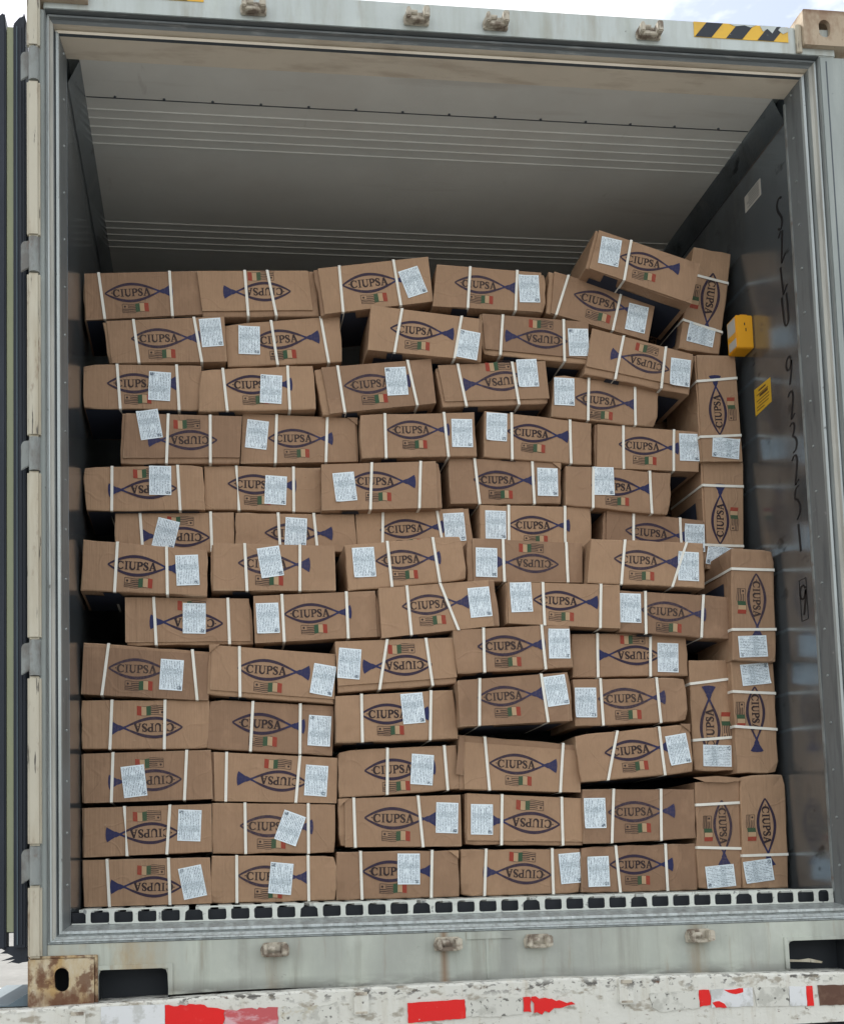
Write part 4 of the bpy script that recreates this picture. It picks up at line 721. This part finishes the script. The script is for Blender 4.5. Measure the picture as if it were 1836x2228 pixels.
def flags_mesh():
    """two small wavy flags side by side under the fish, same unit as the logo"""
    m = MB()
    def wave(x): return .006 * math.sin((x - .2) * 26)
    def strip(x0, x1, z0, z1, mi, y, dz=0, n=4):
        for i in range(n):
            a, b = x0 + (x1 - x0) * i / n, x0 + (x1 - x0) * (i + 1) / n
            m.quad((a, y, z0 + wave(a) + dz), (b, y, z0 + wave(b) + dz), (b, y, z1 + wave(b) + dz), (a, y, z1 + wave(a) + dz), mi)
    zt, zb = -.178, -.305
    # striped flag: thin frame, bars, emblem dot
    for z in (zt, zb): strip(.235, .425, z - .0035, z + .0035, 0, -.0002, n=6)
    strip(.232, .238, zb, zt, 0, -.0003, n=1)
    for i, z in enumerate((-.204, -.230, -.255, -.281)):
        strip(.315 if i < 2 else .24, .425, z - .0055, z + .0055, 0, -.0002, n=6)
    m.poly([(.272 + .016 * math.cos(a), -.0004, -.212 + .016 * math.sin(a)) for a in [2 * math.pi * i / 10 for i in range(10)]], 0)
    # three-band flag
    strip(.425, .487, zb + .004, zt + .006, 1, -.0004, n=3)
    strip(.487, .553, zb + .006, zt + .008, 3, -.0002, n=3)
    strip(.553, .615, zb + .008, zt + .012, 2, -.0004, n=3)
    for z in (zt + .009, zb + .006): strip(.487, .553, z - .0025, z + .0025, 0, -.0005, n=3)
    return m.mesh('flags_print', [M['text'], M['green'], M['red'], M['sand']], recalc=False)
LOGO, FLAGS = logo_mesh(), flags_mesh()
def label_mesh(seed):
    random.seed(seed); m = MB(); nx, nz = 6, 8; w, h = .0355, .0485; vs = {}
    for th, off in ((0, -.0012), (1, -.0002)):
        for i in range(nx + 1):
            for j in range(nz + 1):
                x, z = -w + 2 * w * i / nx, -h + 2 * h * j / nz
                c = 0
                if seed in (2, 4):     # one lifted corner
                    cx, cz = ((-w, h), (w, h), (-w, -h), (w, -h))[seed % 4]; d = math.hypot(x - cx, z - cz); c = -max(0, .024 - d) ** 2 * 9
                vs[th, i, j] = len(m.v); m.v.append((x, off + c + (0 if th else -.0006 * noise.noise((x * 40 + seed, z * 40, seed))), z))
    for i in range(nx):
        for j in range(nz):
            m.f.append((vs[0, i, j], vs[0, i + 1, j], vs[0, i + 1, j + 1], vs[0, i, j + 1])); m.m.append(0)
    for i in range(nx):
        for j, fl in ((0, 0), (nz, 1)):
            m.f.append((vs[0, i, j], vs[1, i, j], vs[1, i + 1, j], vs[0, i + 1, j])); m.m.append(0)
    for j in range(nz):
        for i in (0, nx): m.f.append((vs[0, i, j], vs[1, i, j], vs[1, i, j + 1], vs[0, i, j + 1])); m.m.append(0)
    return m.mesh('shipping_label', [M['label']], recalc=False)
LABELS = [label_mesh(i) for i in range(5)]
UNDER = {3, 4, 5, 6, 10, 11, 12, 13, 15, 16, 17, 19, 21, 22, 25, 27, 35, 36, 39, 43, 44, 45, 47, 49, 55, 56, 57, 60, 61, 62}

def carton(n, Y, P, tip, tail, straps, sticker, vert, flap, label, group='fish-print cartons stacked in the container'):
    rnd = random.Random(n * 17 + 3)
    TL, TR, BR, BL = [Vector((P[i], 0, P[i + 1])) for i in (0, 2, 4, 6)]
    org = Vector(((BL.x + BR.x) / 2, Y, (BL.z + BR.z) / 2))
    O = Vector((org.x, 0, org.z))
    TL, TR, BR, BL = TL - O, TR - O, BR - O, BL - O
    rec = .0048 if flap else 0
    def at(u, v):     # u left->right, v bottom->top
        return BL.lerp(BR, u).lerp(TL.lerp(TR, u), v)
    # body: gridded front face with soft dents and pushed-in rim, sides running back
    nu, nv = (12, 6) if not vert else (6, 12)
    W_, H_ = (TR - TL).length, (TL - BL).length
    e = .0032
    us = [0] + [e / W_ + (1 - 2 * e / W_) * i / (nu - 2) for i in range(nu - 1)] + [1]
    vs = [0] + [e / H_ + (1 - 2 * e / H_) * i / (nv - 2) for i in range(nv - 1)] + [1]
    m = MB(); idx = {}
    crush = [rnd.uniform(.002, .008) if rnd.random() < .3 else rnd.uniform(0, .001) for _ in range(4)]
    for i, u in enumerate(us):
        for j, v in enumerate(vs):
            p = at(u, v).copy(); rim = i in (0, nu) or j in (0, nv)
            y = rec + .0020 * rim + .0032 * abs(noise.noise((u * 3 + n, v * 2, n * 1.7)))
            s = .0034 * noise.noise((u * 6 + n * 3, v * 6, 7.7))
            if rim: p.x += s; p.z += s * .8
            for ci, (cu, cv) in enumerate(((0, 0), (1, 0), (0, 1), (1, 1))):
                d = math.hypot((u - cu) * W_, (v - cv) * H_); k = max(0, 1 - d / .028) ** 2 * crush[ci]
                y += k * 1.3; p.x += (-1 if cu else 1) * k; p.z += (-1 if cv else 1) * k * .8
            idx[i, j] = len(m.v); m.v.append((p.x, y, p.z))
    for i in range(nu):
        for j in range(nv): m.f.append((idx[i, j], idx[i + 1, j], idx[i + 1, j + 1], idx[i, j + 1])); m.m.append(0)
    ring = [idx[i, 0] for i in range(nu)] + [idx[nu, j] for j in range(nv)] + [idx[i, nv] for i in range(nu, 0, -1)] + [idx[0, j] for j in range(nv, 0, -1)]
    prev = ring
    for d in (.09, .18, CD):
        cur = []
        for r in ring:
            x, y, z = m.v[r]; cx, cz = 0, (TL.z + TR.z) / 2
            q = 1 + .004 * noise.noise((x * 9 + n, d * 9, z * 9)); cur.append(len(m.v)); m.v.append((x * q, d, (z - cz * .5) * q + cz * .5))
        for a in range(len(ring)):
            b = (a + 1) % len(ring); m.f.append((prev[b], prev[a], cur[a], cur[b])); m.m.append(0)
        prev = cur
    m.f.append(tuple(prev[::-1])); m.m.append(0)
    body = m.build('carton', [M['card']], recalc=True)
    body.location = org; tag(body, label, 'carton', group)
    # outer lid flap standing proud
    front = 0.0
    if flap:
        l, t, r, b = flap
        jit = lambda: rnd.uniform(-.004, .004)
        q = [at(l + jit(), b + jit() * 2), at(1 - r + jit(), b + jit() * 2), at(1 - r + jit(), 1 - t), at(l + jit(), 1 - t)]
        f = MB(); k = len(q); N = 8
        top = [q[3].lerp(q[2], i / N) for i in range(N + 1)]; bot = [q[0].lerp(q[1], i / N) for i in range(N + 1)]
        for i, p in enumerate(bot): p.z += .0012 * noise.noise((i * .7, n, 1)); bot[i] = p
        for i in range(N):
            yb0 = -.0026 - .0010 * abs(noise.noise((i * .9, n, 2))); yb1 = -.0026 - .0010 * abs(noise.noise(((i + 1) * .9, n, 2)))
            a, b_, c, d = bot[i], bot[i + 1], top[i + 1], top[i]
            f.quad((a.x, -.0001, a.z), (b_.x, -.0001, b_.z), (c.x, -.0001, c.z), (d.x, -.0001, d.z))
            f.quad((a.x, .0055, a.z), (b_.x, .0055, b_.z), (b_.x, -.0001, b_.z), (a.x, -.0001, a.z))
            f.quad((d.x, -.0001, d.z), (c.x, -.0001, c.z), (c.x, .0055, c.z), (d.x, .0055, d.z))
        for a, d, s in ((q[0], q[3], 1), (q[1], q[2], -1)):
            f.quad((a.x, .0055, a.z), (a.x, -.0001, a.z), (d.x, -.0001, d.z), (d.x, .0055, d.z))
        f.build('lid_flap', [M['card']], body, recalc=False)
        front = -.0004
    if n == 68:      # torn top flap folded out over the corner
        f = MB(); z = TL.z
        f.prism([(TL.x - .012, z + .014), (TL.x + .03, z - .001), (TL.x + .10, z - .004), (TR.x, z + .002), (TR.x, z + .010), (TL.x + .07, z + .018)], -.012, -.009)
        f.build('torn_flap', [M['card']], body)
    if n == 61:
        f = MB(); f.prism([(TL.x + .004, TL.z - .004), (TL.x - .012, BL.z + .048), (TL.x + .012, BL.z + .044), (TL.x + .02, TL.z - .01)], -.004, -.001)
        f.build('side_flap', [M['card']], body)
    if n in (20, 28, 47, 62, 65, 72):   # small open corner flap
        f = MB(); sx = 1 if n % 2 else -1; c0 = TL if sx > 0 else TR
        f.prism([(c0.x, c0.z), (c0.x + sx * .034, c0.z + .001), (c0.x + sx * .012, c0.z - .016), (c0.x + sx * .001, c0.z - .026)], -.0050, -.0018); f.build('corner_flap', [M['card']], body)
    # prints
    def place(name, me, x, z, ang, scale, y, par=body):
        o = link(name, me, par); o.location = (x - O.x, y, z - O.z); o.rotation_euler = (0, -ang, 0); o.scale = (scale, 1, scale); return o
    if tip:
        L = math.hypot(tail[0] - tip[0], tail[1] - tip[1]); A = math.atan2(tail[1] - tip[1], tail[0] - tip[0])
        L = min(.236, max(.215, L)) if not vert else min(.236, max(.215, L))
        place('fish_logo', LOGO, tip[0], tip[1], A, L, front - .0001)
        place('flags_print', FLAGS, tip[0], tip[1], A, L, front - .0001)
    if sticker:
        place('shipping_label', LABELS[n % 5], sticker[0], sticker[1], math.radians(sticker[2]), 1, front - .0009)
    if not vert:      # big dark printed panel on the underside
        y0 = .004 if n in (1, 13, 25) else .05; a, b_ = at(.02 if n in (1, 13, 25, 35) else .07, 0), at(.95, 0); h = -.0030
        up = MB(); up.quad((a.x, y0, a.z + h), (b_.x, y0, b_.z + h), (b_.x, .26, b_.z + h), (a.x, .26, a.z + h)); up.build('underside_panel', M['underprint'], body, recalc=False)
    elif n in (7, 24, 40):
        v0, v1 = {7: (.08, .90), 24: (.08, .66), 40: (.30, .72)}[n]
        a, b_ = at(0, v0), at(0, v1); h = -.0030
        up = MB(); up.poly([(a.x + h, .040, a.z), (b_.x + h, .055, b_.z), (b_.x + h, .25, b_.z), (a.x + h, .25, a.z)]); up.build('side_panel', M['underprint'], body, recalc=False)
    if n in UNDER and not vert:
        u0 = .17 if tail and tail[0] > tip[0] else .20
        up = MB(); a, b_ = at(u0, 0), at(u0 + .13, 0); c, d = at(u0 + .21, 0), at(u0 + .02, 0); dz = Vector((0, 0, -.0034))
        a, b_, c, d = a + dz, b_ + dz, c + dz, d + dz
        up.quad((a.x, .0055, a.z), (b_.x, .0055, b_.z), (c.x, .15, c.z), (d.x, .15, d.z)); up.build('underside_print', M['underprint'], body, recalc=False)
    # straps: thin bands right round the carton
    for si, (t0, t1) in enumerate(straps):
        w = .0044; o_ = .0016; s = MB()
        if not vert:
            T, B = at(t0, 1), at(t1, 0); ax = Vector((1, 0, 0)); up_ = (TL - BL).normalized()
            T = T + up_ * .0012; B = B - up_ * .0012
        else:
            T, B = at(1, 1 - t1), at(0, 1 - t0); ax = Vector((0, 0, 1)); up_ = (TR - TL).normalized()
            T = T + up_ * .0012; B = B - up_ * .0012
        skew = Vector((rnd.uniform(-.004, .004), 0, 0)) if not vert else Vector((0, 0, rnd.uniform(-.004, .004)))
        fy = front - .0030
        path = []
        for i in range(9):
            t = i / 8; p = B.lerp(T, t); sag = .0012 * math.sin(math.pi * t)
            path.append((Vector((p.x, fy + sag, p.z)), Vector((0, -1, 0)), t))
        back = [(Vector((T.x, .002, T.z)) + up_ * .001, up_), (Vector((T.x, CD, T.z)) + skew + up_ * .001, up_), (Vector((B.x, CD, B.z)) + skew - up_ * .001, -up_), (Vector((B.x, .002, B.z)) - up_ * .001, -up_)]
        path += [(p, nn, 0.0) for p, nn in back]
        twist = (n, si) in ((26, 0), (63, 0))
        n0 = len(s.v); K = len(path)
        for p, nn, t in path:
            ww = w * (.25 + .75 * min(1, abs(t - .5) * 2.2)) if twist and nn.y < 0 else w
            for a_, b_ in ((-ww, 0), (ww, 0), (ww, .0009), (-ww, .0009)): s.v.append(tuple(p + ax * a_ + nn * b_))
        for i in range(K):
            j = (i + 1) % K
            for a_ in range(4):
                b_ = (a_ + 1) % 4; s.f.append((n0 + 4 * i + a_, n0 + 4 * i + b_, n0 + 4 * j + b_, n0 + 4 * j + a_)); s.m.append(0)
        s.build('strap', M['strap'], body, recalc=True)
    return body
for c in CARTONS: carton(*c)
# cartons of the layer behind that show in the gaps
def behind(n, x0, x1, z0, z1, Y, label, tilt=0):
    carton(n, Y, [x0, z1, x1, z1 + tilt, x1, z0 + tilt, x0, z0], (x0 + .08, z0 + .09), (x0 + .31, z0 + .09 + tilt * .6), [(.25, .25), (.75, .76)], None, 0, None, label)
behind(101, 1.62, 2.01, 2.15, 2.30, .72, 'shaded carton behind the tilted top one near the right wall')
behind(102, 1.90, 2.255, 1.99, 2.14, .70, 'shadowed carton deep in the gap under the tilted top one')
behind(103, 1.86, 2.25, 1.60, 1.75, .68, 'dark carton back in the gap below the yellow notice')
behind(104, 1.88, 2.25, 1.29, 1.44, .69, 'dark carton back in the gap at half height by right stack')
behind(105, 1.86, 2.25, .99, 1.14, .66, 'dark carton back in the gap behind the jutting end-on one')
behind(106, .74, 1.12, 1.80, 1.95, .75, 'dim carton behind the gap in the second row down')
behind(107, 1.88, 2.25, .64, .79, .60, 'dim carton behind the gap right of the fifth row up')

# ------------------------------------------------------------------ things on the right wall
def wall_plate(pts, t0, t1, mat, name, parent=None):
    """pts are (y,z) on the right wall; t0..t1 distance off the wall"""
    m = MB(); m.prism(pts, WX - t1, WX - t0, axis='x'); return m.build(name, mat, parent)
# white notice
o = wall_plate([(.180, 2.343), (.294, 2.345), (.294, 2.403), (.180, 2.402)], .0004, .0014, M['paper'], 'paper_notice'); tag(o, 'small grey-white printed notice stuck high on the right inner wall', 'notice')
random.seed(5)
for i in range(6):
    z = 2.394 - i * .0085; wall_plate([(.192, z), (.282 - random.random() * .02, z), (.282 - random.random() * .02, z + .0035), (.192, z + .0035)], .0015, .0018, M['jamb'], 'print_line', o)
# yellow notice
o = wall_plate([(.193, 1.626), (.306, 1.620), (.305, 1.713), (.193, 1.709)], .0004, .0014, M['notice'], 'warning_notice'); tag(o, 'flat yellow printed notice on the right inner wall beneath the yellow box', 'notice')
for i, (a, b, h) in enumerate(((.225, .275, .006), (.21, .29, .003), (.212, .27, .009), (.205, .292, .003), (.205, .28, .003), (.21, .292, .003), (.24, .292, .003))):
    z = 1.695 - i * .0105; wall_plate([(a, z), (b, z), (b, z + h), (a, z + h)], .0015, .0018, M['inkbrown'], 'print_line', o)
# yellow box
m = MB(); m.box(2.213, WX - .001, .288, .357, 1.855, 1.973); yb = m.build('yellow_box', M['boxyellow'], bevel=.003)
tag(yb, 'small bright yellow plastic box fixed to the right inner wall', 'box')
m = MB(); m.box(2.235, 2.262, .30, .345, 1.9735, 1.981); m.build('box_tab', M['boxyellow'], yb, bevel=.001)
m = MB(); m.box(2.2118, 2.2128, .295, .350, 1.915, 1.966); m.build('box_sticker', M['paper'], yb)
m = MB(); m.box(2.2118, 2.2128, .292, .345, 1.862, 1.892); m.build('box_sticker', M['paper'], yb)
for z0, z1, xo in ((1.936, 1.945, 0), (1.915, 1.926, .004)):
    m = MB(); m.box(2.242 + xo, 2.245 + xo, .2868, .2878, z0, z1); m.build('box_slot', M['ink'], yb)
# the marker writing, one upright character under the other
def wribbon(pts, w=.004):
    m = MB(); P = [Vector(p) for p in pts]; L = []
    for i, p in enumerate(P):
        d = (P[min(i + 1, len(P) - 1)] - P[max(i - 1, 0)])
        d = d.normalized() if d.length else Vector((1, 0)); n = Vector((-d.y, d.x)); n = Vector((n.x * w * 2.9, n.y * w * 1.4)); L.append((p + n, p - n))
    for (a, b), (c, d) in zip(L, L[1:]): m.quad((WX - .0007, a.x, a.y), (WX - .0007, b.x, b.y), (WX - .0007, d.x, d.y), (WX - .0007, c.x, c.y))
    return m
GL = {  # unit box, x right (towards the doorway), y up
 'S': [(.85, .92), (.6, 1), (.3, .95), (.15, .8), (.25, .62), (.6, .42), (.8, .25), (.7, .08), (.45, 0), (.15, .1)],
 'Z': [(.1, .85), (.45, 1), (.7, .95), (.35, .05), (.35, 0), (.95, .2)],
 'L': [(.15, 1), (.2, .6), (.35, .02), (.4, .05), (.9, .25)],
 'U': [(.05, .98), (.15, .4), (.25, .1), (.5, 0), (.78, .08), (.85, .3), (.75, .98)],
 '9': [(.85, .85), (.6, 1), (.25, .95), (.05, .75), (.2, .55), (.5, .52), (.8, .68), (.88, .85), (.8, .5), (.6, .2), (.45, .0)],
 '2': [(.1, .85), (.4, 1), (.75, .93), (.8, .72), (.6, .4), (.35, .05), (.4, .03), (.9, .15)],
 '3': [(.1, .92), (.45, 1), (.75, .88), (.6, .65), (.35, .55), (.7, .48), (.95, .28), (.75, .05), (.3, .02)],
 '5': [(.85, .98), (.3, .93), (.15, .62), (.5, .60), (.85, .4), (.8, .15), (.3, .0)],
 '1': [(.3, 1), (.45, .5), (.6, 0)]}
W_SP = [('S', 2.269, 2.149), ('Z', 2.156, 2.036), ('L', 2.039, 1.928), ('U', 1.941, 1.82), ('9', 1.729, 1.625), ('2', 1.614, 1.508), ('3', 1.51, 1.398), ('2', 1.402, 1.289), ('5', 1.299, 1.179), ('1', 1.174, 1.073), ('9', .975, .868)]
for ch, z1, z0 in W_SP:
    ya, yb_ = (.091, .047) if ch != '1' else (.078, .060)
    zc = (z0 + z1) / 2; z0, z1 = zc + (z0 - zc) * .90, zc + (z1 - zc) * .90
    pts = [(ya + (yb_ - ya) * p[0], z0 + (z1 - z0) * p[1]) for p in GL[ch]]
    # round the corners off a little
    if ch in 'S9235U':
        q = [pts[0]]
        for a, b in zip(pts, pts[1:]): q += [(a[0] * .75 + b[0] * .25, a[1] * .75 + b[1] * .25), (a[0] * .25 + b[0] * .75, a[1] * .25 + b[1] * .75)]
        pts = q + [pts[-1]]
    o = wribbon(pts, .0020).build('marker_character', M['ink'], recalc=False); cpart(o, rw); o.parent = rw
for a, b in (((.089, .988), (.047, .988)), ((.047, .988), (.047, .856)), ((.047, .856), (.087, .856)), ((.087, .856), (.089, .988))):
    o = wribbon([a, b], .0008).build('marker_frame', M['ink'], recalc=False); o.parent = rw
